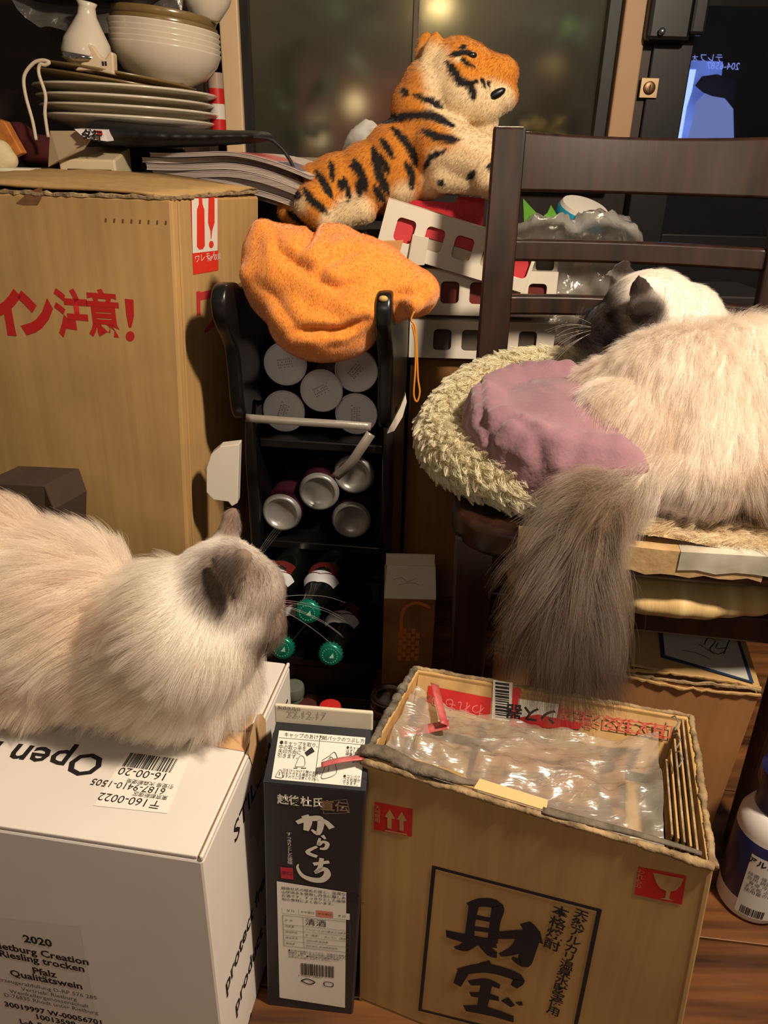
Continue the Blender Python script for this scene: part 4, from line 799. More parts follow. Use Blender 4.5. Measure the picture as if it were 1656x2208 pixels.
# cans: two kinds, copied
def copy_thing(root, M):
    r = root.copy(); COL.objects.link(r); r.matrix_basis = M
    for ch in list(root.children):
        cc = ch.copy(); COL.objects.link(cc); cc.parent = r
        for g in ch.children: d = g.copy(); COL.objects.link(d); d.parent = cc
    return r
def axis_M(p, axis, roll=0.0):   # local +Z along axis, origin at p
    q = Vector(axis).normalized().to_track_quat('Z', 'Y'); return Matrix.Translation(Vector(p)) @ q.to_matrix().to_4x4() @ Matrix.Rotation(roll, 4, 'Z')
MAROON = mat('maroon_can_print', (58, 24, 34), 0.35, coat=0.3)
def can(white, label, group, M):
    t = empty('white_ended_can' if white else 'drink_can', (0, 0, 0), label, 'can', group, M)
    MB().lathe([(0.0, -0.121), (0.027, -0.121), (0.0325, -0.112), (0.033, -0.105), (0.033, -0.010), (0.0325, -0.006)], 36, cap=False).build('body', MAROON, t, local=True, auto=40)
    if white:
        MB().lathe([(0.0325, -0.006), (0.0333, -0.003), (0.0333, 0.0), (0.0318, 0.001), (0.0305, 0.0), (0.0298, -0.0012), (0.0285, -0.0008), (0.0278, -0.0014), (0.0, -0.0014)], 40, cap=False).build('end_cap', mat('white_lacquered_end', (236, 236, 244), 0.42), t, local=True, auto=40)
        rgc = random.Random(3); mb = MB()
        for r_ in range(4):
            for k in range(9):
                x = -0.012 + k * 0.003; z_ = 0.006 - r_ * 0.004; 
                if rgc.random() < .8: mb.quad((x, z_, -0.0011), (x + 0.0018, z_, -0.0011), (x + 0.0018, z_ + 0.0022, -0.0011), (x, z_ + 0.0022, -0.0011))
        mb.build('stamped_print', mat('pale_stamp', (168, 166, 172), 0.6), t, local=True)
    else:
        MB().lathe([(0.0325, -0.006), (0.0305, -0.001), (0.0285, 0.001), (0.0265, 0.001), (0.0255, -0.001), (0.0245, -0.0035), (0.018, -0.0065), (0.009, -0.0095), (0.0, -0.0105)], 40, cap=False).build('end_cap', STEEL, t, local=True, auto=60)
    return t
tilt = Vector((0, 0, 0.0))
ax = (-rey + tilt)
LW = 'white-ended dark maroon can lying on the top shelf of the black rack'; LD = 'dark maroon drink can with bare aluminium end lying on the middle rack shelf'
proto = None
YC = 1.115
for i, (px, py) in enumerate(((615, 785), (693, 843), (768, 800), (612, 887), (768, 893))):
    M = axis_M(at(px, py, YC + 0.001 * i), ax, R_(20 * i + 10))
    if proto is None: proto = o = can(True, LW, 'white-ended cans on the top rack shelf', M)
    else: o = copy_thing(proto, M)
    o['label'] = ('white-ended can in the upper row, on the tall kraft carton side of the rack', 'white-ended can wedged in the middle of the other four white-ended cans', 'white-ended can in the upper row, half behind the rack board on the chair side',
                  'white-ended can in the lower row crossed by the grey strap, kraft carton side', 'white-ended can in the lower row, behind the rack board on the chair side')[i]
proto = None
for i, (px, py) in enumerate(((606, 1108), (687, 1063), (762, 1026), (757, 1124))):
    M = axis_M(at(px, py, 1.085 + 0.001 * i), ax + Vector((0.05, 0, 0)) * (i % 2), R_(33 * i))
    if proto is None: proto = o = can(False, LD, 'aluminium-ended cans on the middle rack shelf', M)
    else: o = copy_thing(proto, M)
    o['label'] = ('aluminium-ended can lying apart on the kraft carton side of the middle shelf', 'aluminium-ended can in the middle, touching the three other bare-ended cans', 'uppermost aluminium-ended can with the loose strap end hanging over it', 'aluminium-ended can lying directly below the one with the strap')[i]
# green-capped bottles
BGLASS = mat('dark_bottle_glass', (12, 16, 14), 0.12, coat=0.6)
GREEN = mat('green_cap_metal', (18, 128, 104), 0.3, metal=0.5, coat=0.3)
def bottle(M, label):
    t = empty('beer_bottle', (0, 0, 0), label, 'bottle', 'green-capped bottles in the black rack', M)
    MB().lathe([(0.0, -0.215), (0.025, -0.215), (0.0265, -0.21), (0.0265, -0.11), (0.0255, -0.092), (0.019, -0.068), (0.0155, -0.05), (0.0135, -0.02), (0.0138, -0.004), (0.0125, 0.0)], 32).build('glass', BGLASS, t, local=True, smooth=True)
    seg = 42; mb = MB(); rows = []
    for (r, z, amp) in ((0.0155, -0.0045, 0.0011), (0.0152, -0.002, 0.0007), (0.0142, 0.001, 0.0002), (0.0125, 0.0022, 0), (0.0, 0.0026, 0)):
        for j in range(seg): th = 2 * math.pi * j / seg; q = r + amp * (1 if j % 2 else -1); mb.v.append((q * math.cos(th), q * math.sin(th), z))
    mb.f = [(i * seg + j, i * seg + (j + 1) % seg, (i + 1) * seg + (j + 1) % seg, (i + 1) * seg + j) for i in range(4) for j in range(seg)]
    cp = mb.build('crown_cap', GREEN, t, local=True, smooth=True)
    f = Face((0, 0, 0.0028), (1, 0, 0), (0, 1, 0))
    CP = mat('cap_print', (150, 196, 172), 0.4); f.poly('cap_triangle', [(-0.001, -0.003), (0.005, -0.003), (0.004, 0.004)], CP, cp, 0.0002, False)
    for k in range(18):
        a = 2 * math.pi * k / 18; f.poly('cap_lettering', [(0.0085 * math.cos(a + d) * s_, 0.0085 * math.sin(a + d) * s_) for d, s_ in ((-.1, 1), (.1, 1), (.1, 1.18), (-.1, 1.18))], mat('cap_print_dim', (80, 160, 138), 0.4), cp, 0.0002, False)
    # shoulder label: white band with red pointed panel on the upper side
    def patch(name, a0, a1, z0, z1, m, dr):
        mb = MB(); k = 14
        for i in range(k + 1):
            a = a0 + (a1 - a0) * i / k; w_ = 1 - abs(2 * i / k - 1)
            for z in (z0, z1 - (z1 - z0) * 0.0 - 0.010 * (1 - w_)):
                r = np.interp(-z, [0.02, 0.05, 0.068, 0.092, 0.11, 0.2], [0.0137, 0.0158, 0.0193, 0.0257, 0.0267, 0.0267]) + dr
                mb.v.append((r * math.cos(a), r * math.sin(a), z))
        mb.f = [(2 * i, 2 * i + 2, 2 * i + 3, 2 * i + 1) for i in range(k)]
        return mb.build(name, m, t, local=True, smooth=True)
    patch('shoulder_label', R_(20), R_(160), -0.088, -0.060, mat('bottle_label_white', (206, 206, 210), 0.5), 0.0006)
    patch('red_label', R_(45), R_(135), -0.115, -0.078, mat('bottle_label_red', (96, 26, 22), 0.5), 0.0010)
    return t
LB = 'dark beer bottle with green crown cap and white and red shoulder label'
def bM(px, py, Y, dx=0.0, dz=0.0):
    z = (-rey + Vector((dx, 0, 0.20 + dz))).normalized(); y = (Z - z * z.z).normalized(); x = y.cross(z); p = at(px, py, Y)
    return Matrix(((x.x, y.x, z.x, p.x), (x.y, y.y, z.y, p.y), (x.z, y.z, z.z, p.z), (0, 0, 0, 1))) @ Matrix.Scale(1.14, 4)
pb = bottle(bM(663, 1320, 0.87), 'green-capped beer bottle lying on top of the two lower bottles in the rack')
for (px, py, Y, lb) in ((608, 1398, 0.865, 'green-capped beer bottle whose cap touches the edge of the white wine box'), (712, 1412, 0.865, 'green-capped beer bottle in the lower row beside the rack board'), (558, 1316, 0.872, 'beer bottle mostly hidden behind the muzzle of the crouching cat')):
    o = copy_thing(pb, bM(px, py, Y)); o['label'] = lb
# straps and plastic pieces
STRAP = film_mat('strap_plastic', (196, 184, 170), opacity=0.75, gloss=0.2, rough=0.3, bump=0.1)
tag(ribbon('plastic_strap', [at(530, 901, 0.985), at(620, 908, 0.98), at(720, 914, 0.98), at(800, 920, 0.985)], 0.011, STRAP, None, (0, -1, 0.2), 0.001), 'flat grey plastic strap stretched across the front of the rack', 'strap')
tag(ribbon('plastic_strap', [at(800, 935, 0.985), at(780, 965, 0.98), at(755, 1000, 0.985), at(722, 1030, 1.0)], 0.014, STRAP, None, (0.3, -1, 0.2), 0.001), 'loose grey plastic strap end hanging over the aluminium-ended cans', 'strap')
WP = mat('white_plastic', (222, 212, 198), 0.4)
def plate_px(name, pts, Y, th, m, label, cat, parent=None, bev=0.001):
    P = [at(x, y, Y) for x, y in pts]; mb = MB().slab(P[::-1], (0, th, 0)); o = mb.build(name, m, parent, bevel=bev)
    if label: tag(o, label, cat)
    return o
plate_px('white_plastic_tray', [(445, 1010), (455, 980), (475, 963), (516, 958), (512, 1085), (500, 1092), (492, 1082), (460, 1078), (445, 1062)], 0.985, 0.02, WP, 'white plastic tray end sticking out beside the black rack', 'tray')
plate_px('white_plastic_clip', [(834, 936), (840, 922), (862, 880), (874, 850), (877, 868), (868, 900), (850, 930)], 1.0, 0.012, WP, 'curved white plastic clip behind the wavy rack board tip', 'clip')
# items standing on the floor behind the sake carton
t = empty('slim_can', (0, 0, 0), 'silver-topped drink can standing upright behind the open carton', 'can'); c = atz(838, 1492, 0.115); t.matrix_basis = Matrix.Translation((c.x, c.y, 0))
MB().lathe([(0.0, 0.0), (0.022, 0.0), (0.0265, 0.008), (0.0265, 0.085), (0.025, 0.095)], 32).build('body', mat('grey_red_can', (120, 112, 108), 0.3, rgb2=(110, 40, 40), scale=30, coat=0.3), t, local=True, smooth=True)
MB().lathe([(0.025, 0.095), (0.0245, 0.103), (0.0265, 0.107), (0.0265, 0.109), (0.024, 0.1085), (0.022, 0.104), (0.015, 0.110), (0.007, 0.114), (0.0, 0.115)], 32).build('top', mat('dull_steel', (150, 144, 136), 0.3, metal=1.0), t, local=True, smooth=True)
def pet(px, py, ztop, m, cm, label):
    c = atz(px, py, ztop); t = empty('plastic_bottle', (0, 0, 0), label, 'bottle', None, Matrix.Translation((c.x, c.y, 0))); h = ztop
    MB().lathe([(0, 0), (0.024, 0), (0.027, 0.01), (0.027, h * 0.55), (0.022, h * 0.7), (0.013, h - 0.02), (0.013, h - 0.012)], 24).build('bottle_body', m, t, local=True, smooth=True)
    MB().lathe([(0.0145, h - 0.016), (0.0155, h - 0.013), (0.0155, h - 0.004), (0.0145, h), (0.011, h + 0.0008), (0.0, h)], 24).build('cap', cm, t, local=True, auto=40)
pet(712, 1522, 0.13, mat('amber_bottle', (60, 30, 22), 0.2), mat('red_cap', (196, 40, 36), 0.4), 'small bottle with a red screw cap standing behind the sake carton')
pet(660, 1520, 0.128, mat('amber_bottle', (60, 30, 22)), mat('dark_maroon_cap', (70, 34, 32), 0.5), 'small bottle with a dark maroon cap behind the sake carton')
pet(632, 1478, 0.15, mat('grey_green_bottle', (84, 92, 78), 0.3), mat('grey_cap', (96, 100, 90), 0.4), 'grey-green capped bottle standing behind the white wine box')
# white-and-blue spray bottle on the floor
c = atz(1620, 1985, 0); t = empty('detergent_bottle', (0, 0, 0), 'white and navy detergent bottle standing on the wooden floor', 'bottle', None, Matrix.Translation((c.x + 0.01, c.y + 0.03, 0)))
MB().lathe([(0, 0.0), (0.034, 0.0), (0.038, 0.006), (0.038, 0.03), (0.038, 0.125), (0.0372, 0.135), (0.032, 0.146), (0.024, 0.152)], 40).build('bottle_body', mat('white_hdpe', (214, 208, 204), 0.4), t, local=True, smooth=True)
MB().lathe([(0.0381, 0.030), (0.0385, 0.031), (0.0385, 0.118), (0.0381, 0.119)], 40, cap=False).build('navy_band', mat('navy_plastic', (22, 30, 74), 0.35, coat=0.2), t, local=True, smooth=True)
MB().lathe([(0.024, 0.152), (0.026, 0.153), (0.026, 0.18), (0.030, 0.185), (0.030, 0.205), (0.022, 0.212), (0, 0.213)], 32).build('cap', mat('navy_plastic', (22, 30, 74)), t, local=True, auto=40)
mb = MB(); k = 14
for i in range(k + 1): a = R_(-52 + 72 * i / k); mb.v += [(0.0388 * math.sin(a), -0.0388 * math.cos(a), 0.012), (0.0388 * math.sin(a), -0.0388 * math.cos(a), 0.104)]
mb.f = [(2 * i, 2 * i + 2, 2 * i + 3, 2 * i + 1) for i in range(k)]; mb.build('white_label', mat('white_label', (206, 202, 198), 0.5), t, local=True, smooth=True)
def wrap_text(t, txt, size, ang, z, r, m, bold=0.0, line=1.0):
    cu = bpy.data.curves.new('t', 'FONT'); cu.body = txt; cu.size = size; cu.align_x = 'CENTER'; cu.resolution_u = 2; cu.fill_mode = 'FRONT'; cu.offset = bold; cu.space_line = line
    o = bpy.data.objects.new('t', cu); COL.objects.link(o); dg = bpy.context.evaluated_depsgraph_get(); dg.update(); me = bpy.data.meshes.new_from_object(o.evaluated_get(dg)); bpy.data.objects.remove(o)
    v = verts_np(me); a = ang + v[:, 0] / r; set_verts(me, np.stack([r * np.sin(a), -r * np.cos(a), z + v[:, 1]], 1)); return link('label_lettering', me, m, t, local=True)
wrap_text(t, 'アルコール', 0.0105, R_(-18), 0.092, 0.0391, INK, 0.0003)
wrap_text(t, '除菌 強力洗浄\n台所 調理器具\n食卓 冷蔵庫\nまな板 ふきん\n使用量の目安', 0.0062, R_(-20), 0.074, 0.0391, GREYINK, 0, 1.0)
mb = MB(); rgc = random.Random(9); a = R_(-38)
while a < R_(0):
    d = R_(rgc.choice((0.8, 1.2, 2.0))); q = [(0.0391 * math.sin(x - 0.1), -0.0391 * math.cos(x - 0.1), z) for x, z in ((a, 0.014), (a + d, 0.014), (a + d, 0.026), (a, 0.026))]; mb.quad(*q); a += d + R_(rgc.choice((0.8, 1.4)))
mb.build('barcode', INK, t, local=True)

# ================================================================== CRATES, TIGER, DISHES
sup = tag(MB().box((0.25, 1.46, 0.257), (0.42, 0.3, 0.514)).build('kraft_carton', cardboard('kraft_dark', (150, 106, 62)), bevel=0.002), 'plain brown carton standing beneath the white windowed trays', 'cardboard box')
CR = mat('milky_plastic', (226, 216, 200), 0.45, sss=0.0)
def crate(px, py, Y, tilt, w_, h_, fills, label, n=5, x0=0.032, D=0.11):
    p = at(px, py, Y); t = empty('windowed_tray', p, label, 'tray', 'white windowed trays stacked behind the rack')
    loops = [[(0, 0), (w_, 0), (w_, -h_), (0, -h_)]] + [rrect(x0 + 0.049 * k, -h_ * 0.5, 0.031, 0.036 if h_ > 0.06 else h_ * 0.62, 0.007)[::-1] for k in range(n)]
    Mt = Matrix.Translation(p) @ Matrix.Rotation(tilt, 4, 'Y') @ Matrix.Rotation(R_(90), 4, 'X')
    me = curve2d(loops, 0.003, 0.0004, 1); me.transform(Mt); link('front_panel', me, CR, t)
    Mi = Matrix.Translation(p) @ Matrix.Rotation(tilt, 4, 'Y')
    def bx(name, c, s_, m): mb = MB().box((0, 0, 0), s_); o = mb.mesh(name); o.transform(Mi @ Matrix.Translation(c)); return link(name, o, m, t)
    bx('top_panel', (w_ / 2, D / 2 + 0.002, -0.0015), (w_, D, 0.003), CR); bx('bottom_panel', (w_ / 2, D / 2 + 0.002, -h_ + 0.0015), (w_, D, 0.003), CR)
    bx('end_panel', (0.0015, D / 2 + 0.002, -h_ / 2), (0.003, D, h_ - 0.006), CR); bx('end_panel', (w_ - 0.0015, D / 2 + 0.002, -h_ / 2), (0.003, D, h_ - 0.006), CR); bx('rear_panel', (w_ / 2, D, -h_ / 2), (w_ - 0.006, 0.003, h_ - 0.006), CR)
    for k in range(n):
        m1, m2 = fills[k % len(fills)]; cx = x0 + 0.049 * k
        if m2 is None: bx('packet', (cx, 0.022, -h_ / 2), (0.042, 0.03, h_ - 0.008), m1)
        else:
            bx('packet', (cx, 0.022, -h_ * 0.30), (0.042, 0.034, h_ * 0.40), m1); bx('packet', (cx, 0.024, -h_ * 0.72), (0.042, 0.034, h_ * 0.42), m2)
    return t
PR = mat('rose_packet', (206, 62, 66), 0.5); PC = mat('cream_packet', (206, 190, 168), 0.5); PD = mat('dark_red_packet', (110, 40, 38), 0.5); PG = mat('grey_packet', (96, 88, 76), 0.5)
crate(884, 690, 1.29, 0, 0.25, 0.064, [(PG, None), (PG, None)], 'white windowed plastic tray with grey contents at the bottom of the stack', 4, 0.008 + 0.049)
crate(868, 578, 1.293, 0, 0.26, 0.075, [(PC, None), (PD, None), (PD, None)], 'white windowed plastic tray with dark red contents in the middle of the stack', 5)
crate(884, 533, 1.31, 0, 0.25, 0.04, [(PG, None), (PD, None)], 'shaded windowed plastic tray directly beneath the tilted one', 5)
crate(838, 428, 1.27, R_(14.5), 0.255, 0.078, [(PR, None), (PR, PC), (PR, PC), (PG, PC)], 'tilted white windowed plastic tray with red contents on top of the stack', 5, 0.038, 0.05)
plate_px('tape_strip', [(890, 505), (925, 513), (915, 572), (878, 572)], 1.262, 0.001, mat('frosted_tape', (216, 204, 186), 0.3), 'short strip of frosted tape hanging from the tilted white tray', 'tape')
tag(MB().slab([at(768, 522, 1.14), at(870, 518, 1.14), at(858, 556, 1.14), at(790, 560, 1.14)], (0, 0.05, -0.004)).build('kraft_card', mat('orange_kraft', (198, 140, 84), 0.8), bevel=0.001), 'folded piece of kraft card poking out behind the orange fleece bag', 'card')
a, b = at(853, 416, 1.36), at(1040, 470, 1.36)
rb = empty('red_gift_box', (a.x, 1.36, b.z - 0.05), 'open red paper box with a notched front under the tiger paws', 'box')
lp = [(0, 0), (0.024, 0), (0.03, -0.01), (b.x - a.x - 0.05, -0.012), (b.x - a.x - 0.044, -0.002), (b.x - a.x, -0.004), (b.x - a.x, -0.10), (0, -0.10)]
me = curve2d([lp[::-1]], 0.002, 0, 0); me.transform(Matrix.Translation((a.x, 1.345, a.z)) @ Matrix.Rotation(R_(90), 4, 'X')); REDP = mat('red_gift_paper', (190, 30, 42), 0.45, var=0.1, scale=60); link('front_panel', me, REDP, rb)
MB().box(((a.x + b.x) / 2, 1.405, a.z - 0.07), (b.x - a.x, 0.11, 0.07)).build('box_body', REDP, rb, bevel=0.001)
rgc = random.Random(2); mb = MB()
for k in range(60): x, z = rgc.uniform(0.004, b.x - a.x - 0.006), rgc.uniform(-0.06, -0.016); mb.box((a.x + x, 1.3438, a.z + z), (0.0012, 0.0004, 0.0012))
mb.build('speckle_print', mat('pink_speckle', (214, 96, 100), 0.5), rb)
dk = tag(MB().box((-0.09, 1.46, 0.350), (0.26, 0.26, 0.700)).build('dark_carton_stack', mat('dark_purple_board', (40, 30, 36), 0.8, var=0.2), bevel=0.003), 'dark carton standing under the plush tiger haunches', 'cardboard box')

# ---- plush tiger
def TP(px, py, Y=1.34): return at(px, py, Y)
PXM = 1600 / 1.42
tig = empty('plush_tiger', TP(840, 470), 'orange plush tiger with black stripes lying with raised head before the window', 'plush toy')
tb = MB()
def E_(px, py, rx, rz, Y=1.36, ry=None, rot=0): tb.ell(at(px, py, Y), (rx / PXM, (ry or rx) / PXM, rz / PXM), 20, Matrix.Rotation(R_(rot), 3, 'Y'))
E_(690, 430, 62, 66, 1.37, 55); E_(735, 405, 70, 62, 1.37, 58); E_(800, 385, 72, 66, 1.37, 60); E_(860, 355, 72, 78, 1.37, 62); E_(915, 330, 72, 84, 1.37, 64); E_(930, 285, 70, 72, 1.37, 62)
E_(915, 235, 62, 60, 1.37, 55); E_(925, 195, 52, 52, 1.37, 52)
E_(985, 170, 62, 66, 1.37, 62); E_(1000, 205, 58, 52, 1.36, 60); E_(1005, 135, 48, 34, 1.37, 50)
E_(1055, 163, 44, 36, 1.36, 36); E_(1082, 160, 30, 30, 1.36, 30); E_(1070, 205, 40, 32, 1.36, 36); E_(1035, 225, 45, 36, 1.36, 44); E_(1088, 195, 20, 22, 1.36, 24)
E_(1040, 280, 28, 60, 1.37, 28, 0)                                    # chin ruff
tb.caps(at(950, 315, 1.33), at(1045, 345, 1.30), 52 / PXM, 40 / PXM); tb.caps(at(1045, 345, 1.30), at(1060, 385, 1.29), 38 / PXM, 34 / PXM)  # near fore leg
tb.caps(at(960, 375, 1.32), at(1050, 385, 1.31), 32 / PXM, 30 / PXM)
tb.caps(at(680, 440, 1.32), at(705, 475, 1.31), 40 / PXM, 26 / PXM); tb.caps(at(705, 475, 1.31), at(785, 452, 1.30), 22 / PXM, 25 / PXM)     # hind foot
E_(640, 455, 38, 30, 1.36, 30)
for (px, py, Y, r1, r2) in ((932, 125, 1.35, 20, 42), (916, 112, 1.385, 18, 34)): tb.ell(at(px, py, Y), (r1 / PXM, 10 / PXM, r2 / PXM), 14, Matrix.Rotation(R_(8), 3, 'Y'))
TIGM = attr_mat('plush_pile')
tb_o = blob('plush_body', tb, TIGM, tig, 0.0045, 5)
ORG, CRM, BLKC = np.array(s2l((206, 132, 48))), np.array(s2l((226, 202, 162))), np.array(s2l((30, 26, 26)))
def XZ(pts, Y=1.34): return [(at(x, y, Y).x, at(x, y, Y).z) for x, y in pts]
STRIPES = [(XZ(p), wd / PXM) for p, wd in (
    ([(830, 262), (870, 250), (930, 250), (975, 275)], 9), ([(835, 245), (858, 252)], 8), ([(868, 190), (878, 205)], 8), ([(893, 205), (915, 215), (945, 222)], 6),
    ([(846, 276), (870, 300), (888, 325), (898, 360)], 9), ([(910, 283), (940, 298), (985, 305)], 9), ([(823, 300), (835, 318), (848, 340)], 8), ([(806, 318), (812, 345), (820, 380), (838, 418)], 11), ([(812, 330), (832, 355), (838, 375)], 7),
    ([(875, 350), (888, 375), (888, 405)], 9), ([(765, 345), (780, 375), (792, 410)], 10), ([(757, 358), (775, 362)], 9), ([(772, 390), (780, 420)], 8), ([(742, 380), (750, 405), (755, 430)], 7), ([(808, 400), (822, 425), (830, 435)], 9),
    ([(712, 348), (718, 365), (720, 388)], 7), ([(680, 368), (700, 390), (718, 422)], 8), ([(662, 405), (680, 430), (712, 456)], 9), ([(735, 385), (738, 410)], 6), ([(620, 455), (640, 470), (662, 488)], 8), ([(635, 415), (655, 420)], 10),
    ([(962, 135), (975, 155), (990, 180), (1010, 186), (1025, 178)], 9), ([(1012, 190), (1016, 205), (1018, 218)], 8), ([(968, 122), (995, 116), (1022, 118)], 6), ([(990, 105), (1005, 100)], 5), ([(992, 128), (1008, 142), (1022, 148)], 5), ([(1035, 170), (1042, 190)], 5), ([(1050, 175), (1052, 188)], 5),
    ([(912, 368), (925, 340), (955, 325)], 6), ([(1003, 385), (1015, 368)], 7), ([(1040, 362), (1056, 355)], 8), ([(942, 385), (946, 400)], 4), ([(950, 385), (953, 402)], 4), ([(930, 225), (955, 232)], 5))]
noseP = XZ([(1062, 205), (1078, 196), (1096, 194)]); mouth = XZ([(1062, 208), (1070, 205)])
def tig_col(P):
    Q = P[:, [0, 2]]; c = np.tile(ORG, (len(P), 1))
    z = np.array
    def near(px, py, r0, r1, Y=1.34): q = at(px, py, Y); return 1 - sstep(r0 / PXM, r1 / PXM, np.hypot(Q[:, 0] - q.x, Q[:, 1] - q.z))
    for (px, py, a_, b_) in ((960, 215, 18, 50), (1000, 240, 25, 55), (1050, 235, 30, 55), (1075, 225, 22, 40), (985, 130, 3, 8), (940, 175, 8, 36), (935, 130, 12, 40), (960, 390, 30, 55), (1010, 395, 35, 55), (940, 345, 5, 30), (980, 345, 8, 34), (1050, 400, 30, 48), (1040, 275, 40, 70), (870, 420, 10, 34), (765, 462, 25, 50), (720, 475, 14, 30), (648, 438, 8, 28), (1000, 108, 2, 7)):
        c = mixc(c, CRM, near(px, py, a_, b_))
    for ln, wd in STRIPES:
        d, t = poly_dist(Q, ln); c = mixc(c, BLKC, 1 - sstep(wd * 0.55, wd * 0.85, d / np.clip(0.45 + 1.2 * np.sin(np.clip(t, 0.02, 0.98) * math.pi), 0.2, 1.2)))
    return c
set_cols(tb_o.data, tig_col(verts_np(tb_o.data)))
HAIRP = hair_mat('plush_fibre', 0.03, 0.25)
fur('plush_pile', tb_o, 42000, lambda P: np.full(len(P), 0.0062), lambda P, N: np.tile(np.array([-0.6, 0, -0.8]), (len(P), 1)), tig_col, HAIRP, tig, 0.9, 0.00022, 0.35, 6000, 3, 0.1, 0.25, 3)
MB().ell(at(1070, 203, 1.328), (0.016, 0.005, 0.0065), 14, Matrix.Rotation(R_(-28), 3, 'Y')).build('nose', mat('black_nose', (16, 15, 16), 0.35), tig, smooth=True)
MB().ell(at(1018, 119, 1.327), (0.008, 0.005, 0.005), 12).build('eye', mat('glossy_eye', (26, 20, 16), 0.08, coat=1.0), tig, smooth=True)

# ================================================================== ORANGE FLEECE BAG
bag = empty('fleece_bag', at(710, 740, 1.0), 'orange fleece drawstring bag slumped over the top of the black rack', 'bag')
PB = 1600 / 1.08
bm_ = MB()
def B_(px, py, rx, rz, Y=1.01, ry=None, rot=0): bm_.ell(at(px, py, Y), (rx / PB, (ry or rx) / PB, rz / PB), 20, Matrix.Rotation(R_(rot), 3, 'Y'))
B_(700, 630, 130, 115, 1.03, 110); B_(620, 600, 90, 100, 1.03, 90); B_(700, 700, 112, 75, 1.0, 80); B_(790, 610, 110, 85, 1.03, 95, 22); B_(860, 620, 82, 55, 1.02, 75, 22); B_(905, 628, 42, 36, 1.0, 55)
B_(570, 560, 46, 62, 1.03, 55); B_(566, 505, 26, 34, 1.03, 28); B_(620, 530, 55, 40, 1.04, 50); B_(720, 530, 58, 44, 1.05, 55); B_(893, 655, 18, 26, 0.965, 18); B_(545, 590, 30, 24, 1.0, 30); B_(640, 680, 60, 50, 0.985, 55); B_(770, 660, 70, 50, 0.985, 60)
ORF = np.array(s2l((232, 148, 62)))
bo = blob('fleece', bm_, attr_mat('orange_fleece', 0.95, 0.6), bag, 0.0045, 26)
def creases(me, lines, Y=1.0, ymax=None):
    v = verts_np(me); n = norms_np(me); Q = v[:, [0, 2]]; off = np.zeros(len(v))
    for pts, wd, dep in lines:
        d, t = poly_dist(Q, [(at(x, y, Y).x, at(x, y, Y).z) for x, y in pts]); fade = np.sin(np.clip(t, 0.04, 0.96) * math.pi) ** 0.5
        off -= dep * np.exp(-(d / wd) ** 2) * fade; off += dep * 0.55 * np.exp(-((d - 2.0 * wd) / (1.3 * wd)) ** 2) * fade
    off *= (n[:, 1] < 0.5); set_verts(me, v + n * off[:, None])
creases(bo.data, [(p_, w_ * 1.25, d_ * 0.62) for p_, w_, d_ in [([(640, 708), (690, 700), (740, 702), (790, 680)], 0.0042, 0.014), ([(700, 722), (720, 705), (745, 700)], 0.003, 0.006), ([(690, 598), (700, 572), (735, 552), (770, 540)], 0.005, 0.009), ([(688, 600), (730, 615), (780, 605)], 0.004, 0.006),
                  ([(590, 512), (600, 540), (640, 565), (690, 585)], 0.005, 0.010), ([(668, 490), (664, 515), (650, 540)], 0.0045, 0.012), ([(860, 632), (900, 628), (915, 618), (905, 640)], 0.0035, 0.010), ([(545, 605), (600, 640), (640, 690), (720, 720)], 0.006, 0.006), ([(560, 540), (620, 570), (720, 620), (830, 650)], 0.007, 0.006)]], 0.98)
v = verts_np(bo.data); set_verts(bo.data, v + norms_np(bo.data) * (0.0010 * fbm(v, 22, 3.0))[:, None])
set_cols(bo.data, np.tile(ORF, (len(bo.data.vertices), 1)))
fur('fleece_nap', bo, 60000, lambda P: np.full(len(P), 0.0034), lambda P, N: np.tile(np.array([0.3, 0, -0.9]), (len(P), 1)), lambda P: np.tile(ORF, (len(P), 1)), HAIRP, bag, 1.2, 0.00014, 0.2, 6000, 3, 0.0, 0.35, 5)
for k, pts in enumerate(([(893, 672), (886, 690), (895, 705), (899, 760), (901, 815), (905, 845), (899, 866), (892, 850), (895, 800), (896, 740), (889, 700)],)):
    MB().tube(smooth_line([at(x, y, 0.955) for x, y in pts], 5), 0.0013, 6).build('drawstring', mat('orange_cord', (206, 132, 40), 0.7), bag, smooth=True)

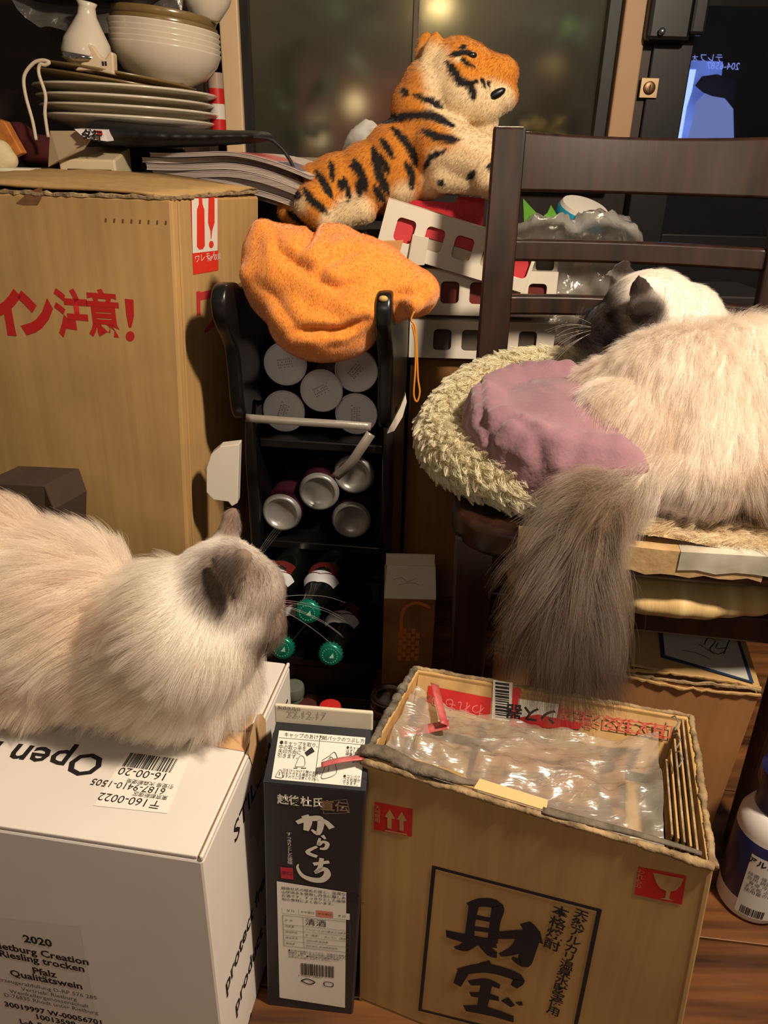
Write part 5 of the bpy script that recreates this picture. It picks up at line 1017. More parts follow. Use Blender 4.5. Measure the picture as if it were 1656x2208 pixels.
# ================================================================== CHAIR
ca_ = R_(-8); CO = Vector((0.317, 0.893, 0)); MC = Matrix.Translation(CO) @ Matrix.Rotation(ca_, 4, 'Z')
chair = empty('wooden_chair', (0, 0, 0), 'dark brown wooden chair with slatted curved back holding the cat bed', 'chair', None, MC)
def leg(p0, p1, s0, s1, name='leg'):
    a, b = Vector(p0), Vector(p1); mb = MB().hexa([a + Vector((-s0, -s0, 0)), a + Vector((s0, -s0, 0)), a + Vector((s0, s0, 0)), a + Vector((-s0, s0, 0)), b + Vector((-s1, -s1, 0)), b + Vector((s1, -s1, 0)), b + Vector((s1, s1, 0)), b + Vector((-s1, s1, 0))])
    return mb.build(name, DARKWOOD, chair, local=True, bevel=0.004)
for sx_ in (-1, 1):
    pts = [(sx_ * 0.186, 0.235, 0), (sx_ * 0.188, 0.20, 0.25), (sx_ * 0.19, 0.185, 0.45), (sx_ * 0.191, 0.20, 0.62), (sx_ * 0.192, 0.232, 0.853)]
    mb = MB(); pp = smooth_line([Vector(p) for p in pts], 5)
    for p in pp: mb.v += [(p.x - 0.0225, p.y - 0.013, p.z), (p.x + 0.0225, p.y - 0.013, p.z), (p.x + 0.0225, p.y + 0.013, p.z), (p.x - 0.0225, p.y + 0.013, p.z)]
    k = len(pp); mb.f = [(4 * i + j, 4 * i + (j + 1) % 4, 4 * i + 4 + (j + 1) % 4, 4 * i + 4 + j) for i in range(k - 1) for j in range(4)] + [(3, 2, 1, 0), (4 * k - 4, 4 * k - 3, 4 * k - 2, 4 * k - 1)]
    mb.build('back_post', DARKWOOD, chair, local=True, bevel=0.004)
    leg((sx_ * 0.185, -0.165, 0), (sx_ * 0.19, -0.165, 0.43), 0.016, 0.024)
def slat(z0, z1, bow, y0, th, name, crown=0.0, lean=0.13):
    mb = MB(); k = 20
    for i in range(k + 1):
        u = -1 + 2 * i / k; x = u * 0.178; yb = y0 + bow * (1 - u * u); cz = crown * (1 - u * u)
        za, zb_ = z0, z1 + cz
        for (yy_, zz) in ((0, za), (th, za), (th + lean * (zb_ - za), zb_), (lean * (zb_ - za), zb_)): mb.v.append((x, yb + yy_ - th / 2, zz))
    mb.f = [(4 * i + j, 4 * i + 4 + j, 4 * i + 4 + (j + 1) % 4, 4 * i + (j + 1) % 4) for i in range(k) for j in range(4)] + [(0, 1, 2, 3), (4 * k + 3, 4 * k + 2, 4 * k + 1, 4 * k)]
    return mb.build(name, DARKWOOD, chair, local=True, bevel=0.004, auto=40)
slat(0.772, 0.848, 0.035, 0.226, 0.022, 'top_rail', -0.004)
slat(0.680, 0.710, 0.03, 0.212, 0.018, 'back_slat'); slat(0.606, 0.634, 0.03, 0.202, 0.018, 'back_slat'); slat(0.524, 0.552, 0.03, 0.192, 0.018, 'back_slat')
seat = [(p.x, p.y) for p in smooth_line([Vector(q + (0,)) for q in ((-0.185, 0.19), (-0.205, 0.0), (-0.222, -0.12), (-0.205, -0.19), (-0.15, -0.222), (0.0, -0.232), (0.15, -0.222), (0.205, -0.19), (0.222, -0.12), (0.205, 0.0), (0.185, 0.19))], 5, True)]
me = curve2d([seat], 0.034, 0.008, 3); me.transform(Matrix.Translation((0, 0, 0.437))); link('seat', me, DARKWOOD, chair, local=True, smooth=True); me.set_sharp_from_angle(angle=R_(50))
for sx_ in (-1, 1): MB().box((sx_ * 0.188, 0.0, 0.305), (0.02, 0.36, 0.03)).build('stretcher', DARKWOOD, chair, local=True, bevel=0.003)
MB().box((0, -0.155, 0.332), (0.36, 0.02, 0.034)).build('stretcher', DARKWOOD, chair, local=True, bevel=0.003)
# worn tape patches on the seat edge
VIN = mat('yellowed_tape', (196, 166, 122), 0.45, rgb2=(160, 128, 88), scale=30, coat=0.2, bump=0.3, bscale=90)
def seat_edge(u): x = -0.222 + 0.444 * u; return x, np.interp(x, [-0.222, -0.205, -0.15, 0, 0.15, 0.205, 0.222], [-0.12, -0.19, -0.222, -0.232, -0.222, -0.19, -0.12])
def edge_tape(u0, u1, z0, z1, m, name, over=0.0, dr=0.002):
    mb = MB(); k = 10
    for i in range(k + 1):
        x, yq = seat_edge(u0 + (u1 - u0) * i / k); mb.v += [(x * (1 + dr), yq - dr, z0 + 0.002 * math.sin(i * 2.3)), (x * (1 + dr), yq - dr, z1), (x, yq + over, z1 + 0.0025)]
    mb.f = [(3 * i + j, 3 * i + 3 + j, 3 * i + 4 + j, 3 * i + 1 + j) for i in range(k) for j in range(2)]
    o = mb.build(name, m, chair, local=True); s_ = o.modifiers.new('s', 'SOLIDIFY'); s_.thickness = 0.001; s_.offset = 1; return o
edge_tape(0.17, 0.40, 0.423, 0.455, VIN, 'tape_patch', 0.014); edge_tape(0.40, 0.72, 0.430, 0.457, VIN, 'tape_patch', 0.02, 0.0025)
edge_tape(0.53, 0.955, 0.437, 0.4575, mat('white_vinyl_edge', (196, 190, 176), 0.4, rgb2=(150, 142, 128), scale=30), 'vinyl_edging', 0.02, 0.004)
# cream cushion tucked under the seat, resting on the stretchers
cu_ = MB()
for i in range(9): cu_.ell((-0.108 + 0.027 * i, -0.145 + 0.01 * math.sin(i), 0.380 + 0.002 * math.sin(i * 1.7)), (0.05, 0.075, 0.026), 14)
cush = blob('seat_cushion', cu_, mat('cream_striped_cloth', (214, 188, 138), 0.85, rgb2=(180, 148, 92), scale=1.0, stretch=(55, 4, 4), bump=0.25, bscale=30), None, 0.006, 4); cush.matrix_basis = MC; tag(cush, 'thin cream striped cushion tucked under the chair seat', 'cushion')

# ================================================================== PET BED
bed = empty('pet_bed', CO + Vector((-0.06, 0, 0.455)), 'cream shaggy round pet bed on the chair seat', 'pet bed')
bc = Vector((0.235, 0.885, 0)); SZ = 0.456
path = []
for a in np.linspace(R_(244), R_(28), 44):
    rr = 0.163; path.append(Vector((bc.x + rr * math.cos(a), bc.y + rr * 1.0 * math.sin(a), SZ + 0.034 + 0.050 * max(0, math.sin(a)) ** 1.5 )))
rad = [0.027 + 0.005 * math.sin(math.pi * i / 43) for i in range(44)]; rad[0] = 0.02; rad[1] = 0.028; rad[-1] = 0.02
bb_ = MB().tube(path, rad, 16); bb_.ell(path[0], 0.022, 12).ell(path[-1], 0.022, 12)
BEDC = np.array(s2l((244, 236, 208)))
bol = blob('bolster', bb_, mat('bolster_backing', (176, 160, 126), 0.95), bed, 0.006, 3)
HAIRB = hair_mat('sherpa_pile', 0.04, 0.3)
bolfl = lambda P, N: np.stack([-(P[:, 1] - bc.y), (P[:, 0] - bc.x), np.full(len(P), -0.05)], 1)
fur('sherpa_pile', bol, 42000, lambda P: np.full(len(P), 0.019), bolfl, lambda P: np.tile(BEDC, (len(P), 1)) * (0.82 + 0.3 * np.random.default_rng(2).random((len(P), 1))), HAIRB, bed, 0.75, 0.00025, 0.92, 1500, 5, 0.25, 0.3, 8, curl=0.35)
# shaggy mat in front, on the seat
mt = MB(); nu, nv = 26, 12
for i in range(nu):
    for j in range(nv):
        u, v_ = i / (nu - 1), j / (nv - 1); x, yq = seat_edge(0.36 + 0.60 * u); p = MC @ Vector((x, yq + 0.006 + v_ * 0.17, 0.459 + 0.005 * math.sin(u * 9 + v_ * 5) + 0.004)); mt.v.append(tuple(p))
mt.f = [(i * nv + j, (i + 1) * nv + j, (i + 1) * nv + j + 1, i * nv + j + 1) for i in range(nu - 1) for j in range(nv - 1)]
base = mt.build('front_mat', mat('mat_backing', (184, 160, 124), 0.95), bed, smooth=True)
MATC = np.array(s2l((240, 222, 190)))
fur('mat_pile', base, 16000, lambda P: np.full(len(P), 0.022), lambda P, N: np.tile(np.array([0.8, -0.6, 0]), (len(P), 1)), lambda P: np.tile(MATC, (len(P), 1)), HAIRB, bed, 0.95, 0.00022, 0.8, 700, 5, 0.1, 0.4, 9, curl=0.25)
# mauve cushion
cu_ = MB(); cc = Vector((0.236, 0.838, SZ + 0.066)); Mq = Matrix.Rotation(R_(4), 3, 'X')
for k in range(28):
    a = 2 * math.pi * k / 28; cu_.ell(cc + Mq @ Vector((0.118 * math.cos(a), 0.124 * math.sin(a), 0)), (0.032, 0.032, 0.050), 10)
cu_.ell(cc, (0.13, 0.135, 0.054), 24)
mau = blob('mauve_cushion', cu_, mat('mauve_plush', (150, 112, 122), 0.95, rgb2=(132, 96, 106), scale=18, sheen=0.25, bump=0.3, bscale=160), None, 0.005, 6); tag(mau, 'round mauve plush cushion lying inside the shaggy pet bed', 'cushion')
v = verts_np(mau.data); n = norms_np(mau.data); off = np.zeros(len(v))
for pts, wd, dep in (([(1030, 835), (1035, 900), (1055, 935), (1105, 990), (1140, 1010), (1190, 1030)], 0.0035, 0.003), ([(1050, 925), (1100, 925), (1150, 950), (1190, 985)], 0.006, 0.004), ([(1100, 820), (1140, 850), (1180, 890)], 0.004, 0.003), ([(1140, 1000), (1190, 1005)], 0.006, 0.004)):
    d, t = poly_dist(v[:, :2], [tuple(atz(x, y, SZ + 0.09).xy) for x, y in pts]); off -= dep * np.exp(-(d / wd) ** 2) - 0.5 * dep * np.exp(-((d - 2.2 * wd) / (1.6 * wd)) ** 2)
v = v + n * (off * (n[:, 2] > 0.1))[:, None]; v[:, 2] -= (0.05 * sstep(0.235, 0.30, v[:, 0]) * sstep(SZ + 0.01, SZ + 0.09, v[:, 2])); set_verts(mau.data, v)
tg = atz(1092, 812, SZ + 0.085); MB().box(tg, (0.04, 0.006, 0.003), Matrix.Rotation(R_(-12), 3, 'Z')).build('care_tag', mat('beige_tag', (200, 182, 150), 0.8), mau, bevel=0.001)

# ================================================================== CATS
CATB = attr_mat('cat_skin', 0.9, 0.2); HAIRC = hair_mat('cat_hair', 0.05, 0.45)
CREAMC, TANC, GREYB, DARKB = (np.array(s2l(c)) for c in ((252, 242, 231), (230, 204, 176), (146, 122, 106), (74, 60, 54)))
# ---- cat lying on the white box, facing right, back of the head to us
k1 = empty('cat', atz(260, 1560, TW + 0.001), 'cream longhaired cat with grey-brown ears crouching on the white wine box', 'cat')
PC1 = 1600 / 0.66
c1 = MB()
zb0 = TW + 0.022
for (x, yq, z, rx, ry, rz) in ((-0.385, 0.600, 0.410, 0.105, 0.076, 0.106), (-0.31, 0.595, 0.402, 0.085, 0.074, 0.088), (-0.24, 0.585, 0.380, 0.09, 0.070, 0.066), (-0.19, 0.565, 0.398, 0.075, 0.070, 0.075),
                               (-0.165, 0.545, 0.432, 0.062, 0.062, 0.062), (-0.165, 0.56, 0.375, 0.048, 0.050, 0.060), (-0.20, 0.56, 0.345, 0.07, 0.045, 0.03), (-0.33, 0.575, 0.355, 0.10, 0.05, 0.04), (-0.46, 0.595, 0.39, 0.10, 0.08, 0.085)):
    c1.ell((x, yq, z), (rx, ry, rz), 22)
hd = Vector((-0.138, 0.550, 0.466))
c1.ell(hd, (0.046, 0.05, 0.043), 22); c1.ell(hd + Vector((0.028, 0.016, -0.020)), (0.024, 0.030, 0.022), 16); c1.ell(hd + Vector((0.012, -0.014, -0.020)), (0.032, 0.032, 0.030), 14)
c1.ell(at(566, 1335, 0.558), (0.021, 0.027, 0.023), 14); c1.ell(at(560, 1270, 0.55), (0.022, 0.03, 0.026), 14)
def ear(mb, base, tip, wd, th_dir, k=8):
    base, tip = Vector(base), Vector(tip); ax_ = tip - base; sd = ax_.cross(Vector(th_dir)).normalized(); td = Vector(th_dir).normalized()
    for i in range(k):
        t = i / (k - 1); c = base + ax_ * t; w_ = wd * (1 - t) ** 0.7 + 0.003
        for s_ in (-1, -0.5, 0, 0.5, 1): mb.ell(c + sd * s_ * w_ * 0.75 + td * (0.004 * (1 - s_ * s_)), 0.0048, 8)
fe = at(498, 1100, 0.585); ear(c1, at(492, 1150, 0.585), fe, 0.017, (0.8, -0.4, 0.1))
ne = at(534, 1196, 0.500); nb = at(482, 1246, 0.508); ear(c1, nb, ne, 0.021, (-0.2, -0.7, 0.5))
for (x, yq) in ((-0.125, 0.50), (-0.13, 0.555)): c1.caps((x - 0.06, yq + 0.055, TW + 0.03), (x - 0.03, yq + 0.05, TW + 0.016), 0.018, 0.014)
cat1 = blob('cat_body', c1, CATB, k1, 0.005, 5)
nep = np.array(at(492, 1245, 0.51)); fep = np.array(fe); face1 = np.array(hd + Vector((0.045, -0.01, -0.01)))
def cat1_col(P):
    c = np.tile(CREAMC, (len(P), 1)); 
    tn = np.array([noise.noise(Vector((q[0] * 14, q[1] * 14, q[2] * 22))) for q in P]); c = mixc(c, TANC, np.clip(0.22 + 0.5 * tn + sstep(0.42, 0.34, P[:, 2]) * 0.2, 0, 0.85) * sstep(-0.16, -0.24, P[:, 0]))
    d = np.linalg.norm((P - nep) * np.array([1, 0.8, 1.0]), axis=1); pn = np.array([noise.noise(Vector((q[0] * 45, q[1] * 45, q[2] * 45))) for q in P]); c = mixc(c, GREYB * 0.62, (1 - sstep(0.020, 0.054, d + 0.012 * pn)) * 0.95); mz_ = np.linalg.norm(P - np.array(at(575, 1350, 0.55)), axis=1); c = mixc(c, GREYB * 0.8, (1 - sstep(0.016, 0.042, mz_ + 0.008 * pn)) * 0.9)
    d = np.linalg.norm(P - np.array(ne), axis=1); c = mixc(c, GREYB * 0.9, 1 - sstep(0.012, 0.026, d))
    d = np.linalg.norm(P - fep, axis=1); c = mixc(c, GREYB * 0.8, 1 - sstep(0.02, 0.032, d))
    c = mixc(c, GREYB * 0.95, sstep(-0.122, -0.085, P[:, 0]) * 0.75 * sstep(0.40, 0.43, P[:, 2]))
    return c
set_cols(cat1.data, cat1_col(verts_np(cat1.data)) * 0.8)
def cat1_flow(P, N):
    head = sstep(-0.20, -0.13, P[:, 0]); f = np.stack([-0.9 + 0.3 * head, -0.15 + 0 * head, -0.35 - 0.9 * head], 1)
    low_ = sstep(0.42, 0.34, P[:, 2]); f[:, 2] -= 0.8 * low_; return f
def cat1_len(P):
    L = np.full(len(P), 0.042); dh = np.linalg.norm(P - np.array(hd + Vector((0.01, 0, 0.01))), axis=1); L = np.where(dh < 0.08, 0.008 + 0.026 * sstep(0.055, 0.08, dh), L)
    L = L * (0.45 + 0.55 * sstep(TW + 0.005, TW + 0.06, P[:, 2])); dn = np.minimum(np.linalg.norm(P - np.array(ne), axis=1), np.linalg.norm(P - fep, axis=1)); L = np.where(dn < 0.025, 0.006, L); return L
fur('cat_fur', cat1, 130000, cat1_len, cat1_flow, cat1_col, HAIRC, k1, 0.36, 0.000085, 0.64, 3200, 6, 0.2, 0.18, 11, clref=0.035)
wh = []
for i in range(6):
    p0 = hd + Vector((0.044, 0.004 + 0.004 * (i % 3), -0.018 + 0.004 * (i // 3))); d = Vector((0.055, 0.0 + 0.02 * (i % 3 - 1), 0.015 * (i // 3) - 0.02)); wh.append([p0, p0 + d * 0.4, p0 + d * 0.8 + Vector((0, 0, -0.004)), p0 + d * 1.1 + Vector((0, 0, -0.012))])
for i in range(4): p0 = hd + Vector((0.03, -0.02 + 0.01 * i, 0.03)); wh.append([p0, p0 + Vector((0.012, -0.004, 0.02)), p0 + Vector((0.03, -0.006, 0.045))])
strands('whisker', wh, HAIRC, k1, 0.0001)
MB().ell(hd + Vector((0.034, 0.034, 0.004)), (0.006, 0.007, 0.007), 12).build('eye', mat('cat_eye', (40, 60, 90), 0.08, coat=1.0), k1, smooth=True)
MB().ell(hd + Vector((0.047, 0.026, -0.016)), (0.004, 0.006, 0.004), 10).build('nose', mat('cat_nose', (84, 60, 58), 0.5), k1, smooth=True)

# ---- cat standing in the bed on the chair, tail towards us
k2 = empty('cat', (0.36, 0.86, 0.5), 'cream longhaired cat with dark face and bushy grey-brown tail hanging off the chair', 'cat')
c2 = MB()
for (x, yq, z, rx, ry, rz) in ((0.345, 0.84, 0.555, 0.10, 0.10, 0.088), (0.42, 0.85, 0.56, 0.11, 0.11, 0.092), (0.47, 0.82, 0.535, 0.10, 0.10, 0.088), (0.268, 0.80, 0.525, 0.065, 0.075, 0.07), (0.36, 0.78, 0.525, 0.09, 0.065, 0.07), (0.44, 0.765, 0.515, 0.08, 0.055, 0.06),
                               (0.37, 0.92, 0.575, 0.085, 0.07, 0.07), (0.375, 0.965, 0.605, 0.06, 0.055, 0.055), (0.285, 0.865, 0.535, 0.07, 0.07, 0.065), (0.33, 0.74, 0.503, 0.07, 0.05, 0.04), (0.43, 0.728, 0.505, 0.08, 0.05, 0.042), (0.52, 0.745, 0.505, 0.07, 0.06, 0.05)):
    c2.ell((x, yq, z), (rx, ry, rz), 22)
h2 = Vector((0.336, 0.985, 0.640))
c2.ell(h2, (0.058, 0.055, 0.050), 22); c2.ell(h2 + Vector((0.04, -0.01, -0.01)), (0.05, 0.05, 0.045), 18); c2.ell(h2 + Vector((-0.045, 0.004, -0.020)), (0.034, 0.034, 0.028), 16); c2.ell(h2 + Vector((-0.068, 0.004, -0.034)), (0.022, 0.024, 0.018), 14)
et = at(1376, 600, 0.925); eb = at(1392, 672, 0.932); ear(c2, eb, et, 0.024, (-0.35, -0.9, 0.2))
et2 = at(1352, 566, 1.02); ear(c2, at(1330, 605, 1.02), et2, 0.018, (-0.5, -0.8, 0.1))
tail = smooth_line([Vector(p) for p in ((0.305, 0.755, 0.525), (0.25, 0.70, 0.505), at(1280, 1110, 0.655), at(1240, 1240, 0.625), at(1228, 1360, 0.615), at(1232, 1440, 0.612))], 6)
for i, p in enumerate(tail): c2.ell(p, 0.026 - 0.010 * i / len(tail), 10)
cat2 = blob('cat_body', c2, CATB, k2, 0.005, 5)
TL_ = np.array([tuple(p) for p in tail]); h2n = np.array(h2)
def tail_near(P):
    D = np.linalg.norm(P[:, None, :] - TL_[None], axis=2); i = D.argmin(1); return D.min(1), i / (len(TL_) - 1), i
TBR, TBD = np.array(s2l((140, 118, 98))), np.array(s2l((86, 70, 58)))
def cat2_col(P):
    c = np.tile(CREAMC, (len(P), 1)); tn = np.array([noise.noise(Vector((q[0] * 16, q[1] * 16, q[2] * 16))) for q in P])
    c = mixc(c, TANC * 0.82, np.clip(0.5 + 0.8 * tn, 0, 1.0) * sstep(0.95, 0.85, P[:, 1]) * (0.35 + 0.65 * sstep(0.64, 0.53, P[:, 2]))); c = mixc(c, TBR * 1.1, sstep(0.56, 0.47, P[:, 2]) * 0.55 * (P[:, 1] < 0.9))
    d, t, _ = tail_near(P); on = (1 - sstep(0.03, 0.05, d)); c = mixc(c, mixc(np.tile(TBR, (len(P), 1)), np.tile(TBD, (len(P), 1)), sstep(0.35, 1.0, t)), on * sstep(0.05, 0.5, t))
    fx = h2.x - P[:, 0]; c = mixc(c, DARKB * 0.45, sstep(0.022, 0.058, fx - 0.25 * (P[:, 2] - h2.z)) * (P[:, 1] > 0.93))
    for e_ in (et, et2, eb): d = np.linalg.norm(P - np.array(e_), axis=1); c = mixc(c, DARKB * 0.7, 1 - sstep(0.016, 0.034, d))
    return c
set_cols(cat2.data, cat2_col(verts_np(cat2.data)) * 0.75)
TD = np.gradient(TL_, axis=0); TD /= np.linalg.norm(TD, axis=1, keepdims=True)
def cat2_flow(P, N):
    f = np.tile(np.array([-0.15, -0.8, -0.35]), (len(P), 1)); f[:, 0] += np.clip((P[:, 0] - 0.36) * 3, -0.6, 0.8); hd_ = sstep(0.93, 0.97, P[:, 1]); f = mixc(f, np.tile(np.array([0.9, -0.3, 0.0]), (len(P), 1)), hd_)
    d, t, i = tail_near(P); on = 1 - sstep(0.028, 0.045, d); f = mixc(f, TD[i] * 1.2 + np.array([0, 0, -0.3]), on); return f
def cat2_len(P):
    L = np.full(len(P), 0.036); L = np.where(np.linalg.norm(P - h2n, axis=1) < 0.085, 0.012, L); dn = np.minimum(np.linalg.norm(P - np.array(et), axis=1), np.linalg.norm(P - np.array(et2), axis=1)); L = np.where(dn < 0.045, 0.004, L)
    d, t, _ = tail_near(P); on = 1 - sstep(0.028, 0.04, d); return L * (1 - on) + on * (0.036 + 0.056 * sstep(0.05, 0.55, t) - 0.02 * sstep(0.7, 1.0, t))
def cat2_lift(P): d, t, _ = tail_near(P); on = 1 - sstep(0.028, 0.04, d); return 0.42 + on * 0.45 * sstep(0.1, 0.5, t)
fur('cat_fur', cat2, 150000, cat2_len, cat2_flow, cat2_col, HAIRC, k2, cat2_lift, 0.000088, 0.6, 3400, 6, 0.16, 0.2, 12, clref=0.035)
wh = []
for i in range(10):
    p0 = h2 + Vector((-0.075, -0.012 - 0.002 * (i % 3), -0.03 + 0.004 * (i // 3))); d = Vector((-0.05, -0.03 + 0.012 * (i % 4 - 1), 0.014 * (i // 3) - 0.02)); wh.append([p0, p0 + d * 0.4, p0 + d * 0.8 + Vector((0, 0, -0.004)), p0 + d * 1.2 + Vector((0, 0, -0.014))])
strands('whisker', wh, HAIRC, k2, 0.00013)
MB().ell(h2 + Vector((-0.070, 0.022, -0.010)), (0.007, 0.007, 0.006), 12).build('eye', mat('cat_eye', (40, 60, 90)), k2, smooth=True)
MB().ell(h2 + Vector((-0.089, 0.002, -0.032)), (0.004, 0.006, 0.004), 10).build('nose', mat('cat_nose', (84, 60, 58)), k2, smooth=True)

# ================================================================== SHELF WITH DISHES AND MAGAZINES
cab = empty('low_cabinet', (-0.62, 1.55, 0), 'dark low cabinet carrying the dishes and magazines behind the tall carton', 'cabinet')
CABM = mat('dark_cabinet_wood', (44, 28, 18), 0.5, var=0.3, scale=3, stretch=(1, 1, 10))
MB().box((-0.66, 1.585, 0.36), (0.84, 0.29, 0.72)).build('carcass', CABM, cab, bevel=0.003); MB().box((-0.66, 1.58, 0.7275), (0.86, 0.31, 0.015)).build('top_board', CABM, cab, bevel=0.003)
MB().box((-0.735, 1.715, 1.05), (0.70, 0.02, 0.64)).build('hutch_back', CABM, cab)
MB().box((-0.66, 1.60, 0.784), (0.56, 0.2, 0.098)).build('riser', CABM, cab, bevel=0.003)
PORC = mat('white_porcelain', (214, 202, 184), 0.18, coat=0.3, var=0.04); PORD = mat('olive_glaze', (122, 100, 62), 0.25, var=0.2, scale=14, coat=0.3); GREYP = mat('grey_underside_glaze', (150, 138, 112), 0.25, coat=0.2)
def plate_prof(r, h): return [(0.0, 0.004), (r * 0.50, 0.004), (r * 0.52, 0.0), (r * 0.57, 0.0), (r * 0.60, 0.005), (r * 0.78, h * 0.55), (r * 0.99, h - 0.003), (r, h), (r * 0.985, h + 0.001), (r * 0.78, h * 0.62), (r * 0.55, 0.010), (0.0, 0.009)]
pc = at(282, 260, 1.52)
for i, (lb) in enumerate(('deep white dinner plate at the bottom of the plate stack', 'white dinner plate second from the bottom of the plate stack', 'white dinner plate third from the bottom of the plate stack', 'white dinner plate uppermost of the four-plate stack')):
    t = empty('dinner_plate', (0, 0, 0), lb, 'plate', 'stacked dinner plates', Matrix.Translation((pc.x + 0.003 * math.sin(i * 2), pc.y, 0.837 + 0.0148 * i)) @ Matrix.Rotation(R_(1.2), 4, 'Y') @ Matrix.Rotation(i * 0.9, 4, 'Z'))
    MB().lathe(plate_prof(0.148 + 0.003 * (i % 2) + 0.002 * i, 0.028), 64).build('dish', GREYP if i else PORC, t, local=True, smooth=True)
    rr = 0.148 + 0.003 * (i % 2) + 0.002 * i; MB().lathe([(rr * 0.972, 0.0265), (rr * 0.99, 0.0255), (rr + 0.0012, 0.0275), (rr * 0.99, 0.0300), (rr * 0.975, 0.0285)], 64, cap=False).build('rim', PORC, t, local=True, smooth=True)
zt = 0.837 + 0.0148 * 3 + 0.005
for i, (dx, tl, lb) in enumerate(((-0.018, 7, 'olive-brown glazed plate tilted on the white plate stack'), (-0.018, 7, 'upper olive-brown plate tilted under the white bowls'))):
    t = empty('olive_plate', (0, 0, 0), lb, 'plate', 'tilted olive plates', Matrix.Translation((pc.x + dx, pc.y, zt + 0.018 + 0.012 * i)) @ Matrix.Rotation(R_(tl), 4, 'Y'))
    MB().lathe(plate_prof(0.138, 0.018), 56).build('dish', PORD, t, local=True, smooth=True)
bcx = at(352, 150, 1.5); zb2 = zt + 0.029
for i, lb in enumerate(('lowest white bowl of the nested bowl stack', 'white bowl second in the nested stack', 'white bowl third in the nested stack', 'white bowl fourth in the nested stack', 'white bowl on top of the nested stack')):
    t = empty('bowl', (0, 0, 0), lb, 'bowl', 'nested white bowls', Matrix.Translation((bcx.x, pc.y - 0.012, zb2 + 0.008 * i)) @ Matrix.Rotation(R_(5), 4, 'Y'))
    MB().lathe([(0.0, 0.003), (0.030, 0.003), (0.032, 0.0), (0.037, 0.0), (0.042, 0.006), (0.070, 0.02), (0.088, 0.042), (0.094, 0.058), (0.0945, 0.060), (0.0925, 0.0602), (0.0865, 0.043), (0.069, 0.0208), (0.045, 0.0078), (0.03, 0.0048), (0.0, 0.0045)], 56).build('dish', PORC, t, local=True, smooth=True)
for i, lb in enumerate(('olive glazed bowl resting on the white bowls', 'olive glazed bowl topmost under the plastic bag')):
    t = empty('olive_bowl', (0, 0, 0), lb, 'bowl', 'olive bowls over the white ones', Matrix.Translation((bcx.x + 0.002, pc.y - 0.012, zb2 + 0.046 + 0.012 * i)) @ Matrix.Rotation(R_(5), 4, 'Y'))
    MB().lathe([(0.0, 0.004), (0.04, 0.0), (0.046, 0.004), (0.07, 0.018), (0.086, 0.042), (0.090, 0.052), (0.088, 0.053), (0.066, 0.022), (0.0, 0.01)], 48).build('dish', PORD, t, local=True, smooth=True)
# white ceramic pitcher-like bird with a cream notched stand
c = at(178, 150, 1.40); t = empty('ceramic_pourer', (0, 0, 0), 'white bottle-necked ceramic pourer with chrome band on the tilted plates', 'pourer', None, Matrix.Translation((c.x, 1.42, c.z)) @ Matrix.Rotation(R_(8), 4, 'Y'))
MB().lathe([(0.0, -0.002), (0.02, -0.002), (0.036, 0.012), (0.040, 0.024), (0.036, 0.042), (0.024, 0.062), (0.015, 0.078), (0.013, 0.09), (0.016, 0.096), (0.013, 0.097), (0.0, 0.09)], 36).build('ceramic_body', PORC, t, local=True, smooth=True)
MB().lathe([(0.034, 0.008), (0.0385, 0.012), (0.041, 0.019), (0.0395, 0.0205)], 36, cap=False).build('chrome_band', mat('chrome', (200, 196, 190), 0.1, metal=1.0), t, local=True, smooth=True)
st_ = [at(x, y, 1.385) for x, y in ((160, 152), (178, 132), (188, 92), (200, 98), (216, 122), (226, 126), (236, 110), (244, 114), (246, 162), (205, 152))]
nt2 = MB().slab(st_[::-1], (0, 0.02, 0)).build('notched_holder', mat('cream_ceramic', (214, 192, 160), 0.35, coat=0.2), None, bevel=0.003); tag(nt2, 'cream notched ceramic holder beside the white pourer', 'holder')
FY = at(0, 0, 1.383).y
for x in (222, 228): q = at(x, 137, 1.3845); MB().box(q, (0.003, 0.001, 0.006)).build('slot', INK, nt2)
# black tray in a plastic bag on top of the bowls
c = at(210, 25, 1.45); t = empty('black_tray', (0, 0, 0), 'black oval tray lying on top of the bowls inside clear plastic', 'tray', None, Matrix.Translation((c.x - 0.02, 1.47, c.z + 0.016)) @ Matrix.Rotation(R_(1), 4, 'Y') @ Matrix.Diagonal((1.0, 0.55, 1, 1)))
MB().lathe([(0.0, 0.0), (0.10, 0.0), (0.125, 0.012), (0.135, 0.045), (0.138, 0.09), (0.135, 0.09), (0.12, 0.02), (0.0, 0.006)], 48).build('tray_body', mat('black_plastic', (18, 16, 15), 0.35), t, local=True, smooth=True)
MB().box((0.01, -0.131, 0.05), (0.02, 0.004, 0.016)).build('red_tag', mat('dull_red', (120, 40, 34), 0.6), t, local=True)
bg = MB(); nu, nv = 46, 14; P0 = [at(x, y, 1.45) for x, y in ((15, -10), (60, 40), (120, 62), (250, 68), (360, 74), (392, 45), (372, -10))]
P0 = smooth_line(P0, 8); n0 = len(P0)
for i, p in enumerate(P0):
    for j in range(nv):
        t_ = j / (nv - 1); q = p + Vector((0.0, 0.03 * t_, 0.055 * t_)); q += Vector((0, 1, 0)) * 0.008 * noise.noise(q * 40) + Vector((0, 0, 1)) * 0.006 * noise.noise(q * 55 + Vector((3, 1, 2))); bg.v.append(tuple(q))
bg.f = [(i * nv + j, (i + 1) * nv + j, (i + 1) * nv + j + 1, i * nv + j + 1) for i in range(n0 - 1) for j in range(nv - 1)]
tag(bg.build('plastic_bag', MILKFILM, None, smooth=True), 'milky plastic bag draped around the black tray above the bowls', 'plastic bag')
